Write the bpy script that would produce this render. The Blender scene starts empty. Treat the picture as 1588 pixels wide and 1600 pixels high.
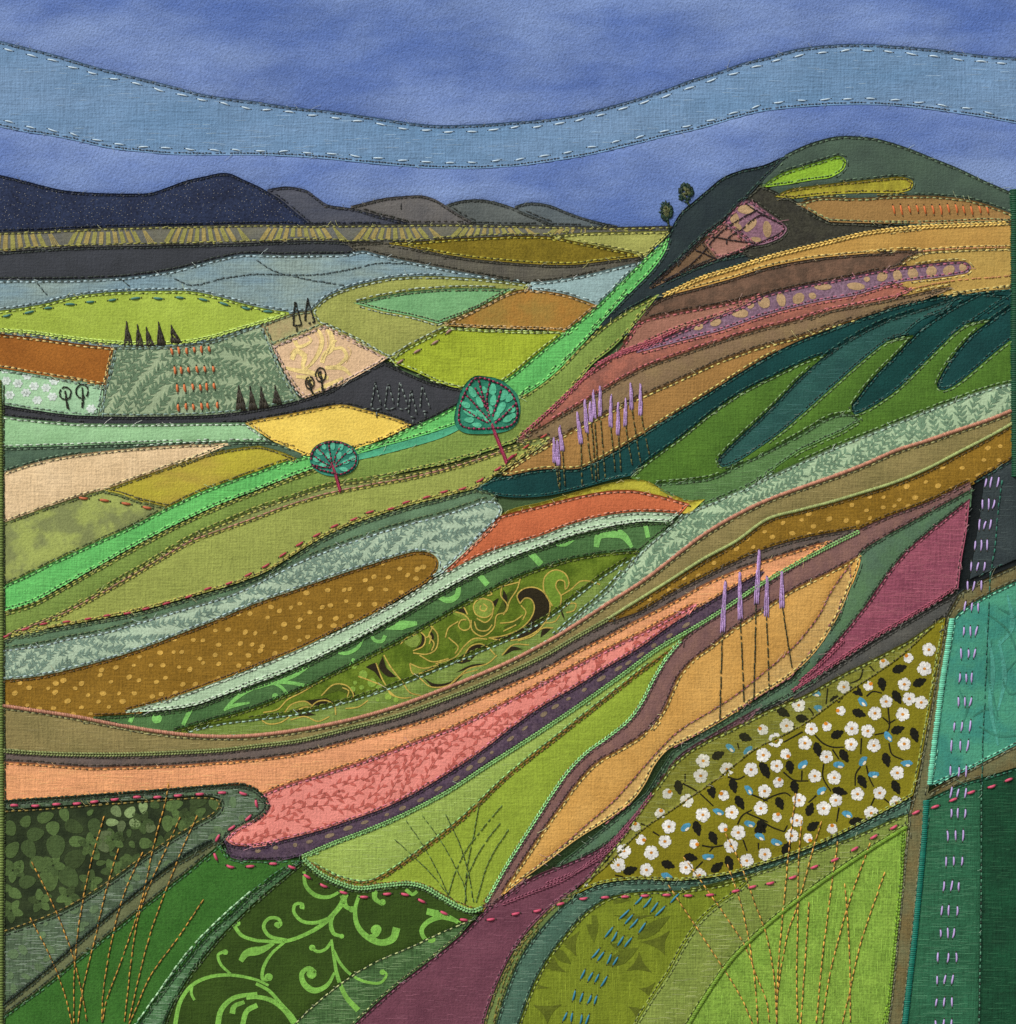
import bpy, math, random
import numpy as np
from mathutils import Vector
from mathutils.geometry import delaunay_2d_cdt

random.seed(7)
RNG = np.random.default_rng(7)
S = 0.00025            # metres per unit of cloth measure (a quarter millimetre)
FOOT = 1614            # lower edge of the panel in that measure
BASE_Z = 1.20          # height of the panel's lower edge above the ground
sc = bpy.context.scene
col = sc.collection

# ------------------------------------------------------------------ camera
cam_d = bpy.data.cameras.new('camera')
cam = bpy.data.objects.new('camera', cam_d)
col.objects.link(cam)
CAM_DIST = 1.0
cam.location = (0.0, -CAM_DIST, BASE_Z + (FOOT - 800) * S)
cam.rotation_euler = (math.radians(90), 0, 0)
cam_d.sensor_fit = 'VERTICAL'
cam_d.sensor_height = 36
cam_d.sensor_width = 36
cam_d.lens = 36 * (CAM_DIST - 0.0008) / (1600 * S)
cam_d.clip_start = 0.01
cam_d.clip_end = 2000
sc.camera = cam

# ------------------------------------------------------------------ daylight
SUN_EL, SUN_AZ = math.radians(42), math.radians(-36)     # azimuth measured from the wall's normal, to the left
world = bpy.data.worlds.new('World')
sc.world = world
world.use_nodes = True
wn = world.node_tree
wn.nodes.clear()
sky = wn.nodes.new('ShaderNodeTexSky')
sky.sky_type = 'NISHITA'
sky.sun_disc = False
sky.sun_elevation = SUN_EL
sky.sun_rotation = math.pi + SUN_AZ * -1
sky.air_density = 1.0
sky.dust_density = 3.0
bg = wn.nodes.new('ShaderNodeBackground')
bg.inputs['Strength'].default_value = 0.06
wo = wn.nodes.new('ShaderNodeOutputWorld')
wn.links.new(sky.outputs[0], bg.inputs[0])
wn.links.new(bg.outputs[0], wo.inputs[0])
sun_d = bpy.data.lights.new('sun', 'SUN')
sun = bpy.data.objects.new('sun', sun_d)
col.objects.link(sun)
sun_d.energy = 3.0
sun_d.angle = math.radians(14)
sun_d.color = (1.0, 0.965, 0.91)
sd = Vector((math.sin(SUN_AZ) * math.cos(SUN_EL), -math.cos(SUN_AZ) * math.cos(SUN_EL), math.sin(SUN_EL)))
sun.rotation_euler = sd.to_track_quat('Z', 'Y').to_euler()
sun.location = sd * 8
sc.view_settings.view_transform = 'Standard'
sc.view_settings.look = 'None'
sc.view_settings.gamma = 1
sc.view_settings.use_curve_mapping = False
sc.view_settings.exposure = 0.14
sc.cycles.max_bounces = 4
sc.cycles.use_denoising = False

# ------------------------------------------------------------------ colour
def lin(c):
    return tuple(((v / 255) / 12.92 if v / 255 <= 0.04045 else ((v / 255 + 0.055) / 1.055) ** 2.4) for v in c)
def mul(c, f):
    return tuple(max(0, min(255, v * f)) for v in c)
def mix(a, b, t):
    return tuple(x * (1 - t) + y * t for x, y in zip(a, b))

def calm(c, t=.07):
    g = .3 * c[0] + .6 * c[1] + .1 * c[2]
    return mix(c, (g, g, g), t)

def node(nt, kind, **kw):
    n = nt.nodes.new(kind)
    for k, v in kw.items():
        setattr(n, k, v)
    return n

def math_node(nt, op, a, b=None, clamp=False):
    n = node(nt, 'ShaderNodeMath', operation=op, use_clamp=clamp)
    for i, v in enumerate((a, b)):
        if v is None: continue
        if isinstance(v, (int, float)): n.inputs[i].default_value = v
        else: nt.links.new(v, n.inputs[i])
    return n.outputs[0]

# woven cloth: dyed colour, mottling, slubs along warp and weft, fine tooth, fine relief
def make_cloth_group():
    g = bpy.data.node_groups.new('woven_cloth', 'ShaderNodeTree')
    it = g.interface
    for nm, kind, dv in (('Colour', 'NodeSocketColor', (.5, .5, .5, 1)), ('Second', 'NodeSocketColor', (.5, .5, .5, 1)),
                         ('Mottle', 'NodeSocketFloat', 100.), ('Edge', 'NodeSocketFloat', .5), ('Soft', 'NodeSocketFloat', .25),
                         ('Slub', 'NodeSocketFloat', .15), ('Tooth', 'NodeSocketFloat', .2), ('Stretch', 'NodeSocketFloat', 1.),
                         ('Relief', 'NodeSocketFloat', 1.), ('Rough', 'NodeSocketFloat', .8)):
        s = it.new_socket(nm, in_out='INPUT', socket_type=kind)
        s.default_value = dv
    it.new_socket('Surface', in_out='OUTPUT', socket_type='NodeSocketShader')
    L = g.links
    gi = node(g, 'NodeGroupInput'); go = node(g, 'NodeGroupOutput')
    tc = node(g, 'ShaderNodeTexCoord')
    def noise(scale_vec=None, scale=1.0, detail=2.0, rough=.5, link=None):
        n = node(g, 'ShaderNodeTexNoise', noise_dimensions='3D')
        n.inputs['Detail'].default_value = detail
        n.inputs['Roughness'].default_value = rough
        n.inputs['Scale'].default_value = scale
        if link: L.new(link, n.inputs['Scale'])
        if scale_vec is not None:
            mp = node(g, 'ShaderNodeMapping')
            mp.inputs['Scale'].default_value = scale_vec
            L.new(tc.outputs['Object'], mp.inputs[0]); L.new(mp.outputs[0], n.inputs['Vector'])
        else:
            L.new(tc.outputs['Object'], n.inputs['Vector'])
        return n.outputs['Fac']
    # mottling with an optional sideways stretch
    cmb = node(g, 'ShaderNodeCombineXYZ')
    L.new(gi.outputs['Stretch'], cmb.inputs[0]); cmb.inputs[1].default_value = 1; cmb.inputs[2].default_value = 1
    vm = node(g, 'ShaderNodeVectorMath', operation='MULTIPLY')
    L.new(tc.outputs['Object'], vm.inputs[0]); L.new(cmb.outputs[0], vm.inputs[1])
    mo = node(g, 'ShaderNodeTexNoise'); mo.inputs['Detail'].default_value = 4; mo.inputs['Roughness'].default_value = .6
    L.new(vm.outputs[0], mo.inputs['Vector']); L.new(gi.outputs['Mottle'], mo.inputs['Scale'])
    lo = math_node(g, 'SUBTRACT', gi.outputs['Edge'], gi.outputs['Soft'])
    hi = math_node(g, 'ADD', gi.outputs['Edge'], gi.outputs['Soft'])
    mr = node(g, 'ShaderNodeMapRange', interpolation_type='SMOOTHSTEP')
    L.new(mo.outputs['Fac'], mr.inputs['Value']); L.new(lo, mr.inputs['From Min']); L.new(hi, mr.inputs['From Max'])
    mx = node(g, 'ShaderNodeMix', data_type='RGBA')
    L.new(mr.outputs[0], mx.inputs['Factor']); L.new(gi.outputs['Colour'], mx.inputs['A']); L.new(gi.outputs['Second'], mx.inputs['B'])
    p = 1 / S
    warp = noise((p / 3.0, 1, p / 34.0), 1, 2)
    weft = noise((p / 40.0, 1, p / 3.0), 1, 2)
    tooth = noise(None, p / 3.4, 2, .6)
    broad = noise(None, p / 130.0, 3, .55)
    sl = math_node(g, 'SUBTRACT', math_node(g, 'ADD', warp, weft), 1.0)
    sl = math_node(g, 'MULTIPLY', sl, math_node(g, 'MULTIPLY', gi.outputs['Slub'], 3.2))
    to = math_node(g, 'MULTIPLY', math_node(g, 'SUBTRACT', tooth, .5), math_node(g, 'MULTIPLY', gi.outputs['Tooth'], 3.7))
    br = math_node(g, 'MULTIPLY', math_node(g, 'SUBTRACT', broad, .5), .42)
    fac = math_node(g, 'ADD', math_node(g, 'ADD', math_node(g, 'ADD', sl, to), br), 1.0)
    fac = math_node(g, 'MAXIMUM', fac, .25)
    cv = node(g, 'ShaderNodeVectorMath', operation='SCALE')
    L.new(mx.outputs['Result'], cv.inputs[0]); L.new(fac, cv.inputs['Scale'])
    # interlaced threads, a quarter turn apart
    hgt = math_node(g, 'ADD', math_node(g, 'MULTIPLY', math_node(g, 'ADD', warp, weft), math_node(g, 'MULTIPLY', gi.outputs['Slub'], 6.0)), math_node(g, 'MULTIPLY', tooth, 1.3))
    bp = node(g, 'ShaderNodeBump'); bp.inputs['Distance'].default_value = S * 1.6
    L.new(hgt, bp.inputs['Height']); L.new(gi.outputs['Relief'], bp.inputs['Strength'])
    bs = node(g, 'ShaderNodeBsdfPrincipled')
    bs.inputs['Specular IOR Level'].default_value = .18
    L.new(cv.outputs[0], bs.inputs['Base Color']); L.new(gi.outputs['Rough'], bs.inputs['Roughness']); L.new(bp.outputs[0], bs.inputs['Normal'])
    L.new(bs.outputs[0], go.inputs[0])
    return g
CLOTH = make_cloth_group()

def cloth(c, c2=None, cell=60, edge=.5, soft=.22, slub=.10, tooth=.13, stretch=1.0, relief=.55, rough=.85, name='cloth'):
    m = bpy.data.materials.new(name)
    m.use_nodes = True
    nt = m.node_tree; nt.nodes.clear()
    g = node(nt, 'ShaderNodeGroup'); g.node_tree = CLOTH
    o = node(nt, 'ShaderNodeOutputMaterial')
    if c2 is None: c2 = mul(c, .90)
    c, c2 = calm(c), calm(c2)
    g.inputs['Colour'].default_value = (*lin(c), 1)
    g.inputs['Second'].default_value = (*lin(c2), 1)
    for k, v in (('Mottle', 1 / (cell * S)), ('Edge', edge), ('Soft', soft), ('Slub', slub), ('Tooth', tooth), ('Stretch', stretch), ('Relief', relief), ('Rough', rough)):
        g.inputs[k].default_value = v
    nt.links.new(g.outputs[0], o.inputs[0])
    return m

def thread_material():
    m = bpy.data.materials.new('sewing_thread'); m.use_nodes = True
    nt = m.node_tree; nt.nodes.clear()
    at = node(nt, 'ShaderNodeAttribute', attribute_name='dye')
    b = node(nt, 'ShaderNodeBsdfPrincipled'); o = node(nt, 'ShaderNodeOutputMaterial')
    b.inputs['Roughness'].default_value = .55; b.inputs['Specular IOR Level'].default_value = .3
    nt.links.new(at.outputs['Color'], b.inputs['Base Color']); nt.links.new(b.outputs[0], o.inputs[0])
    return m
THREAD = thread_material()
_ink = {}
def ink(c):
    """dyed print lying in the cloth's surface"""
    k = tuple(int(v) for v in c)
    if k not in _ink:
        _ink[k] = cloth(k, mul(k, .88), 30, slub=.12, tooth=.2, relief=.55, name='printed_dye')
    return _ink[k]
_floss = {}
def floss(c):
    k = tuple(int(v) for v in c)
    if k not in _floss:
        m = bpy.data.materials.new('embroidery_floss'); m.use_nodes = True
        nt = m.node_tree; b = nt.nodes['Principled BSDF']
        tc = node(nt, 'ShaderNodeTexCoord'); n = node(nt, 'ShaderNodeTexNoise'); n.inputs['Scale'].default_value = 1 / (3 * S)
        nt.links.new(tc.outputs['Object'], n.inputs['Vector'])
        mx = node(nt, 'ShaderNodeMix', data_type='RGBA')
        mx.inputs['A'].default_value = (*lin(mul(k, .86)), 1); mx.inputs['B'].default_value = (*lin(mul(k, 1.12)), 1)
        nt.links.new(n.outputs['Fac'], mx.inputs['Factor']); nt.links.new(mx.outputs['Result'], b.inputs['Base Color'])
        b.inputs['Roughness'].default_value = .5; b.inputs['Specular IOR Level'].default_value = .35
        _floss[k] = m
    return _floss[k]

# ------------------------------------------------------------------ curves in cloth measure
def parse(s):
    out = []
    for t in s.split():
        cn = t.endswith('!')
        x, y = t.rstrip('!').split(',')
        out.append((float(x), float(y), cn))
    return out

def spline(P, step=4.0):
    """centripetal Catmull-Rom through P (n x 2), open"""
    P = np.asarray(P, float)
    if len(P) == 2:
        n = max(1, int(np.hypot(*(P[1] - P[0])) / step))
        t = np.linspace(0, 1, n + 1)[:, None]
        return P[0] * (1 - t) + P[1] * t
    Q = np.vstack([2 * P[0] - P[1], P, 2 * P[-1] - P[-2]])
    res = []
    for i in range(1, len(Q) - 2):
        p0, p1, p2, p3 = Q[i - 1:i + 3]
        d = lambda a, b: max(np.hypot(*(b - a)), 1e-6) ** .5
        t0 = 0; t1 = t0 + d(p0, p1); t2 = t1 + d(p1, p2); t3 = t2 + d(p2, p3)
        n = max(1, int(np.hypot(*(p2 - p1)) / step))
        t = np.linspace(t1, t2, n, endpoint=False)[:, None]
        a1 = (t1 - t) / (t1 - t0) * p0 + (t - t0) / (t1 - t0) * p1
        a2 = (t2 - t) / (t2 - t1) * p1 + (t - t1) / (t2 - t1) * p2
        a3 = (t3 - t) / (t3 - t2) * p2 + (t - t2) / (t3 - t2) * p3
        b1 = (t2 - t) / (t2 - t0) * a1 + (t - t0) / (t2 - t0) * a2
        b2 = (t3 - t) / (t3 - t1) * a2 + (t - t1) / (t3 - t1) * a3
        res.append((t2 - t) / (t2 - t1) * b1 + (t - t1) / (t2 - t1) * b2)
    res.append(P[-1:])
    return np.vstack(res)

def outline(s, step=4.0):
    pts = parse(s)
    cs = [i for i, p in enumerate(pts) if p[2]]
    xy = [(p[0], p[1]) for p in pts]
    if not cs:
        n = len(xy)
        ext = xy[-2:] + xy + xy[:3]
        full = spline(ext, step)
        a = np.argmin(np.hypot(*(full - np.array(xy[0])).T)[:len(full) // 2 + 1])
        # walk until we come back to the first point
        d = np.hypot(*(full - np.array(xy[0])).T)
        b = len(full) // 2 + np.argmin(d[len(full) // 2:])
        return full[a:b]
    xy = xy[cs[0]:] + xy[:cs[0]]
    fl = [p[2] for p in pts]; fl = fl[cs[0]:] + fl[:cs[0]]
    xy.append(xy[0]); fl.append(True)
    runs, cur = [], [xy[0]]
    for p, f in zip(xy[1:], fl[1:]):
        cur.append(p)
        if f:
            runs.append(cur); cur = [p]
    return np.vstack([spline(r, step)[:-1] for r in runs])

def line(s, step=4.0):
    pts = parse(s)
    runs, cur = [], [pts[0][:2]]
    for p in pts[1:]:
        cur.append(p[:2])
        if p[2]: runs.append(cur); cur = [p[:2]]
    if len(cur) > 1: runs.append(cur)
    o = [spline(r, step) for r in runs]
    return np.vstack([o[0]] + [q[1:] for q in o[1:]])

def frame_of(path):
    d = np.gradient(path, axis=0)
    l = np.maximum(np.hypot(d[:, 0], d[:, 1]), 1e-6)
    t = d / l[:, None]
    return t, np.stack([-t[:, 1], t[:, 0]], 1)      # tangent, normal (to the right hand side of travel, y down)

def walk(path, closed=False):
    if closed: path = np.vstack([path, path[:1]])
    seg = np.hypot(*np.diff(path, axis=0).T)
    s = np.concatenate([[0], np.cumsum(seg)])
    def at(q):
        q = np.asarray(q, float)
        return np.stack([np.interp(q, s, path[:, 0]), np.interp(q, s, path[:, 1])], -1)
    return s[-1], at
# ------------------------------------------------------------------ the pieces of cloth, undermost first (x,y in cloth measure; ! = corner)
PT = []
def pt(key, name, label, shape, c, c2=None, th=None, st=1, dk=(38, 44, 36), **fab):
    PT.append(dict(key=key, name=name, label=label, shape=shape, c=c, c2=c2, th=calm(th or mul(c, 1.12), .12), st=st, dk=dk, fab=fab))

L0, R0, T0, B0 = -9, 1596, -14, 1614
pt('sky', 'sky_cloth', 'mottled periwinkle blue felted cloth forming the sky', '-9,-14! 1596,-14! 1596,460! -9,460!', (124,150,202), (78,108,178), cell=140, soft=.19, tooth=.17, slub=.0, stretch=.35, relief=.8)
pt('cloud', 'cloud_band', 'wavy strip of pale grey blue organza stitched across the sky',
   '-9,60! 0,63 40,73 75,82 110,92 150,104 190,114 230,124 270,134 310,145 350,152 400,158 430,163 470,168 510,172 560,179 600,185 640,191 680,195 720,195 760,193 800,190 850,186 900,178 950,166 1000,152 1040,139 1080,124 1120,112 1160,98 1200,88 1240,77 1290,70 1350,68 1400,71 1450,75 1500,81 1550,87 1596,90! 1596,194! 1550,185 1500,177 1450,170 1400,165 1360,163 1300,164 1240,168 1190,174 1150,184 1100,199 1040,213 980,228 920,242 860,252 810,259 780,261 740,263 700,263 650,261 600,257 550,252 500,247 450,244 400,242 330,242 270,241 220,237 170,231 130,222 80,212 40,206 -9,196!',
   (114,148,186), (98,138,178), th=(92,114,142), cell=90, slub=.18, tooth=.08, stretch=.3)
pt('m5', 'mountain_patch', 'grey green hump of cloth at the end of the mountain range', '790,328! 815,318 835,316 860,320 885,330 910,339 940,347 965,352! 965,380! 790,380!', (98,110,114), (82,94,100), cell=50, th=(60,66,66))
pt('m4', 'mountain_patch', 'dull grey hump of cloth between two mountain humps', '685,326! 697,320 720,313 750,311 775,315 800,323 820,332 845,342 872,353! 872,380! 685,380!', (98,106,104), (84,92,92), cell=50, th=(60,66,62))
pt('m3', 'mountain_patch', 'taupe grey satin hump with crease lines in the mountain range', '530,326! 550,321 570,316 600,309 630,306 660,305 680,311 697,321 715,333 740,346 757,354! 757,380! 530,380!', (108,106,104), (92,92,94), cell=40, th=(64,62,56))
pt('m2', 'mountain_patch', 'slate grey slope of cloth beside the navy mountain', '395,298! 410,297 425,294 445,291 465,293 480,297 495,308 512,319 535,323 560,327 590,336 620,343 655,353! 655,380! 395,380!', (82,86,98), (66,72,88), cell=40, th=(48,54,72), stretch=.3)
pt('m1', 'mountain_patch', 'dark navy mountain cloth flecked with tiny pale specks', '-9,271! 0,273 30,280 60,288 100,297 150,301 200,302 235,301 260,293 290,282 320,275 345,270 360,271 380,280 400,289 415,297 440,313 460,330 490,354! 490,380! -9,380!', (42,54,84), (33,42,68), th=(38,46,66), cell=60, tooth=.5, slub=.04)
pt('strip', 'vineyard_strip', 'narrow strip printed with slanting yellow and grey stripes', '-9,363! 0,362 60,360 120,357 200,354 300,352 400,350 500,351 600,350 700,349 800,351 900,353 960,354 1056,352! 1044,376! 1000,400! -9,400!', (112,112,96), (96,100,100), th=(150,150,70), cell=40)
pt('d1', 'road_strip', 'charcoal strip of satin under the striped vineyard strip', '-9,394! 60,389 120,386 200,384 300,382 400,379 500,376 560,379! 575,392! 575,450! -9,450!', (62,66,74), (54,58,64), th=(56,66,60), cell=70, tooth=.05)
pt('d2', 'hedge_strip', 'grey brown twill strip tapering between blue and olive fields', '540,380! 580,378 610,377 640,383 690,396 740,404 790,409 850,413 900,413 950,407 1010,400! 1012,420! 900,450! 700,450! 560,396!', (100,98,84), (86,84,76), th=(72,70,56), cell=30, slub=.2)
pt('o2', 'field_patch', 'pale olive wedge of cloth under the striped strip', '860,368! 900,364 950,362 1000,361 1050,360! 1035,375! 1008,402! 900,390!', (168,172,88), th=(190,190,96), cell=60)
pt('o1', 'field_patch', 'dark olive gold lens of coarse weave below the striped strip', '598,379! 650,377 700,373 760,370 830,368 865,370 900,377 950,387 1010,400! 950,407 900,413 850,413 790,409 740,404 690,396 650,388!', (128,112,28), (112,98,22), th=(172,166,52), cell=40, tooth=.3)
pt('b2', 'field_patch', 'pale duck egg blue wedge of cloth under the grey hedge strip', '800,438! 830,440 870,437 920,428 960,418 1003,408! 990,440! 940,485! 880,470!', (150,182,184), th=(172,198,196), cell=60)
pt('b1', 'field_patch', 'dusty blue field of shot cotton with yellowish flecks', '-9,437! 60,437 130,436 200,432 260,424 310,412 350,402 380,397 440,398 500,397 545,396 566,391 590,397 630,406 680,416 720,424 760,431 830,443! 830,470! 520,560! -9,560!', (116,148,164), (136,158,152), th=(168,196,204), cell=45, stretch=.35, slub=.2)
pt('l1', 'field_patch', 'lime green lens shaped field with teal running stitches', '-9,486! 30,481 70,474 110,464 150,458 200,455 250,454 300,455 340,463 380,474 420,483 458,488! 440,495 420,501 380,513 340,525 290,535 240,538 190,537 150,534 100,528 50,521 -9,516!', (164,188,70), (154,178,60), th=(190,216,104), cell=70)
pt('r1', 'field_patch', 'rust brown suede field beside the leaf printed field', '-9,521! 50,527 100,534 150,540 182,543! 174,570 164,606! 120,596 60,585 -9,573!', (166,102,36), (148,88,30), th=(214,186,110), cell=80, tooth=.22, slub=.02)
pt('mf', 'field_patch', 'mint green field printed with small white flowers', '-9,574! 60,585 120,594 162,602! 156,656! -9,660!', (166,208,166), (150,196,154), th=(140,170,150), cell=60)
pt('g1', 'field_patch', 'sage field printed with willow leaves and dotted with orange stitches', '178,542! 240,541 290,540 340,530 400,508 412,504! 420,530 432,560 446,590 474,632! 430,660! 150,660! 162,610 170,575!', (158,178,140), (146,168,132), th=(128,158,150), cell=60)
pt('t1', 'field_patch', 'small khaki field under two outlined fir trees', '408,507! 455,490 492,484! 508,508! 425,541!', (160,164,110), (172,152,108), th=(128,150,110), cell=40)
pt('g2', 'field_patch', 'moss green field of linen curving round a mint lens', '486,486! 505,468 520,459 545,449 580,440 620,433 680,431 750,435 830,444! 800,470! 740,520! 608,560! 560,536 498,506!', (160,166,84), (148,156,76), th=(170,190,170), cell=80, slub=.16)
pt('ml', 'field_patch', 'mint green lens inset in the moss green field', '552,473! 600,462 650,454 720,450 800,451! 780,462 740,483 684,505! 640,493 600,486!', (122,180,122), (108,168,110), th=(112,130,84), cell=60)
pt('br', 'field_patch', 'caramel brown lens of hand dyed cloth beside a lime field', '690,508! 740,485 790,460 815,452 840,453 880,459 910,468 936,478! 920,492 905,506 886,519! 850,515 800,513 750,512!', (168,118,48), (150,122,54), th=(190,160,110), cell=50)
pt('l2', 'field_patch', 'lime green field above the charcoal road hill', '606,563! 640,541 700,511! 750,514 800,516 850,517 900,514! 865,540 840,562 810,584 770,610! 720,608! 690,599 650,581!', (162,182,46), (146,164,38), th=(180,204,120), cell=60, slub=.18)
pt('pd', 'field_patch', 'peach diamond printed with cream scrolls', '424,540! 507,507! 560,533 606,559! 585,572 540,597 482,628! 465,610 445,581!', (222,188,150), (214,180,140), th=(206,176,160), cell=70)
pt('dh', 'road_patch', 'charcoal road of twill rising into a pointed dark hill', '-9,630! 50,640 100,647 150,650 200,651 280,650 330,648 370,644 400,639 450,630 500,614 550,591 600,565! 640,584 680,600 720,606 760,604! 760,640! 690,660 650,666! 600,662! 500,665! 400,664! 360,668! 300,668! 100,668! -9,665!', (64,66,72), (54,57,62), th=(46,50,50), cell=50, tooth=.1)
pt('pm', 'field_patch', 'pale mint green strip with faint lattice under the charcoal road', '-9,648! 40,654 80,658 120,661 200,662 300,661 384,660! 400,672 415,684 436,696! 400,706! -9,706!', (152,200,148), (140,190,136), th=(196,216,196), cell=60)
pt('sg', 'hedge_strip', 'dark green sliver of cloth above the cream field', '-9,700! 60,698 150,695 250,692 330,690 400,690 430,691 455,699 500,704! 500,725! 440,740! -9,760!', (84,112,88), (70,96,78), th=(110,140,110), cell=40)
pt('y1', 'field_patch', 'bright buttercup yellow field between road and green strip', '382,661! 400,656 450,647 500,637 535,632 570,640 610,651 644,663! 620,676 590,689 560,700 540,710! 480,712! 430,691!', (238,208,92), (232,200,84), th=(206,170,70), cell=60, slub=.06)
pt('c1', 'field_patch', 'cream peach field of open linen tapering beneath the mint strip', '-9,743! 50,724 100,713 150,706 200,701 250,697 300,694 362,692! 330,706! 250,740! 160,780! -9,830!', (230,202,158), (222,192,146), th=(222,206,150), cell=70, slub=.16)
pt('yo', 'field_patch', 'golden yellow painted field with a brown upper edge', '160,766! 200,752 250,734 290,720 330,708 370,700 405,696! 440,706 466,717! 420,735 380,752 330,770 262,800! 220,784 185,771!', (182,174,50), (168,142,60), th=(110,106,58), cell=60, stretch=.4, edge=.58)
pt('mp', 'field_patch', 'olive field of hand painted cloth with soft moss blotches', '-9,822! 60,797 120,777 162,765! 185,771 220,782 268,794! 230,830! 150,870! 50,912! -9,935!', (126,136,82), (158,172,88), th=(92,110,60), cell=48, soft=.09, slub=.04)

# the big hill
pt('hg', 'hill_patch', 'dark sage satin hilltop against the blue sky', '1050,372! 1090,320 1130,285 1165,268 1195,258 1230,240 1262,225 1300,214 1320,212 1345,213 1365,215 1390,221 1420,231 1460,247 1500,263 1540,282 1596,306! 1596,470! 1050,470!', (74,96,80), (64,82,72), th=(92,118,92), cell=60, tooth=.06)
pt('dp', 'hill_patch', 'near black green satin slope falling from the hilltop', '1040,372! 1050,355 1065,331 1085,314 1105,297 1130,277 1160,265 1192,258 1232,241! 1212,262 1190,284 1160,318! 1130,345! 1095,372 1060,410 1050,430! 1120,405! 1190,390! 1300,370! 1300,390! 1150,425! 1060,455! 990,520! 910,560! 900,540! 960,480! 1010,420!', (44,58,60), (36,48,54), th=(44,76,66), cell=40, tooth=.05)
pt('dm', 'hill_patch', 'mottled blackish olive cloth behind the rose field', '1160,314! 1188,288! 1215,300 1248,316 1270,334 1295,346! 1400,351! 1470,352! 1400,360! 1300,384! 1190,408! 1150,395!', (66,66,54), (50,50,44), th=(74,78,62), cell=16, tooth=.35)
pt('ls1', 'hill_patch', 'small leaf green sliver near the hilltop', '1190,293! 1205,280 1225,269 1260,258 1290,249 1312,243 1322,249 1320,262 1300,276 1270,281 1230,288!', (140,186,48), th=(110,150,70), cell=40, tooth=.25)
pt('ys', 'hill_patch', 'yellow olive finger of striped satin near the hilltop', '1210,307! 1232,296 1270,290 1320,284 1380,278 1412,276 1427,283 1425,294 1410,300 1350,301 1290,304 1240,310!', (170,164,46), (140,132,40), th=(136,118,44), cell=22, stretch=2.)
pt('ts', 'hill_patch', 'tan field with a row of orange stitches near the hilltop', '1244,318! 1280,309 1340,309 1420,305 1480,307 1530,315 1596,339! 1596,347! 1540,345 1480,348 1420,349 1350,348 1298,347! 1272,333!', (160,124,70), (146,110,60), th=(150,158,100), cell=60, stretch=.4)  # tan darkened to carry the light falloff toward the right side
pt('pn1', 'hill_patch', 'brown wedge tapering down the slope below the rose field', '1008,456! 1045,421 1085,385 1106,367! 1124,404! 1085,419 1040,440!', (124,98,70), (104,80,58), th=(58,48,42), cell=20)
pt('pn2', 'hill_patch', 'rose brown field crossed by black stitched lines', '1099,377! 1132,346! 1178,382! 1150,396 1121,404!', (168,120,106), (140,102,88), th=(170,100,106), cell=22)
pt('pn3', 'hill_patch', 'purple field printed with large tan ovals under black stitching', '1131,347! 1144,330 1156,316 1168,312 1180,317 1202,333 1222,347 1230,357 1222,369 1198,380 1176,384!', (148,110,126), (130,94,114), th=(160,92,112), cell=12, tooth=.4)
pt('gd2', 'field_patch', 'mustard yellow field wrapping a purple spotted finger', '1396,420! 1425,400 1450,392 1500,389 1596,386! 1596,450! 1540,454! 1480,464! 1400,482! 1290,515! 1250,520! 1380,455!', (184,154,78), (176,144,70), th=(206,190,112), cell=60)  # dimmer light on the right is put into this mustard colour
pt('gd', 'field_patch', 'long golden orange strip curving over the hillside', '1034,464! 1070,445 1100,432 1150,417 1200,401 1250,388 1300,376 1350,364 1400,357 1450,353 1520,350 1596,347! 1596,387! 1520,388 1440,393! 1340,397 1270,404 1200,417 1140,436 1080,452!', (190,150,74), (182,140,68), th=(212,186,104), cell=60)  # gold set darker: right-side light falloff painted into the base colour
pt('bb', 'field_patch', 'brown batik strip under the golden hillside strip', '985,508! 1020,474 1050,460 1080,452 1140,436 1200,418 1270,404 1340,397 1400,391 1444,391! 1400,418! 1330,440! 1190,470! 1050,500!', (116,88,70), (92,72,58), th=(80,64,50), cell=24, soft=.12)
pt('rb', 'field_patch', 'rose red batik strip narrowing down the hillside', '955,560! 1000,505 1050,490 1100,481 1150,471 1200,459! 1300,455! 1400,445 1428,452! 1400,464 1300,484! 1100,560! 930,640! 805,690! 870,625 910,590!', (172,104,86), (140,88,76), th=(196,106,110), cell=22, soft=.14)
pt('mv', 'field_patch', 'dusty terracotta wedge above the purple spotted finger', '958,558! 980,530 1000,503 1050,489 1100,480 1150,470 1200,456! 1150,483 1110,497 1060,513 1000,540!', (160,110,92), (148,102,84), th=(190,100,104), cell=40)
pt('pud', 'field_patch', 'purple finger printed with tan ovals along the hillside', '985,554! 1010,541 1060,519 1100,502 1150,482 1195,461 1250,447 1320,434 1380,421 1440,413 1490,408 1510,409 1518,416 1514,424 1490,430 1450,435 1400,442 1340,460 1280,471 1200,491 1130,515 1070,531!', (134,106,124), (120,92,114), th=(176,94,116), cell=8, tooth=.45)
pt('bt', 'field_patch', 'taupe brown strip of cotton under the rose batik strip', '806,690! 850,664 890,641 940,611 1000,577 1070,551 1130,531 1190,513 1240,501 1300,484 1400,465 1460,452 1500,446! 1440,470! 1300,512! 1050,620! 860,700!', (130,106,80), (140,118,80), th=(112,92,66), cell=50)
pt('gbr', 'field_patch', 'golden brown cotton field carrying lavender spikes', '784,742! 810,722 840,704 880,680 930,654 990,624 1050,598 1120,566 1190,541 1250,525 1300,508 1350,493 1400,478 1480,462 1500,470! 1300,530! 1000,720! 900,750!', (166,124,66), (156,116,60), th=(206,196,106), cell=60, slub=.16)
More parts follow.
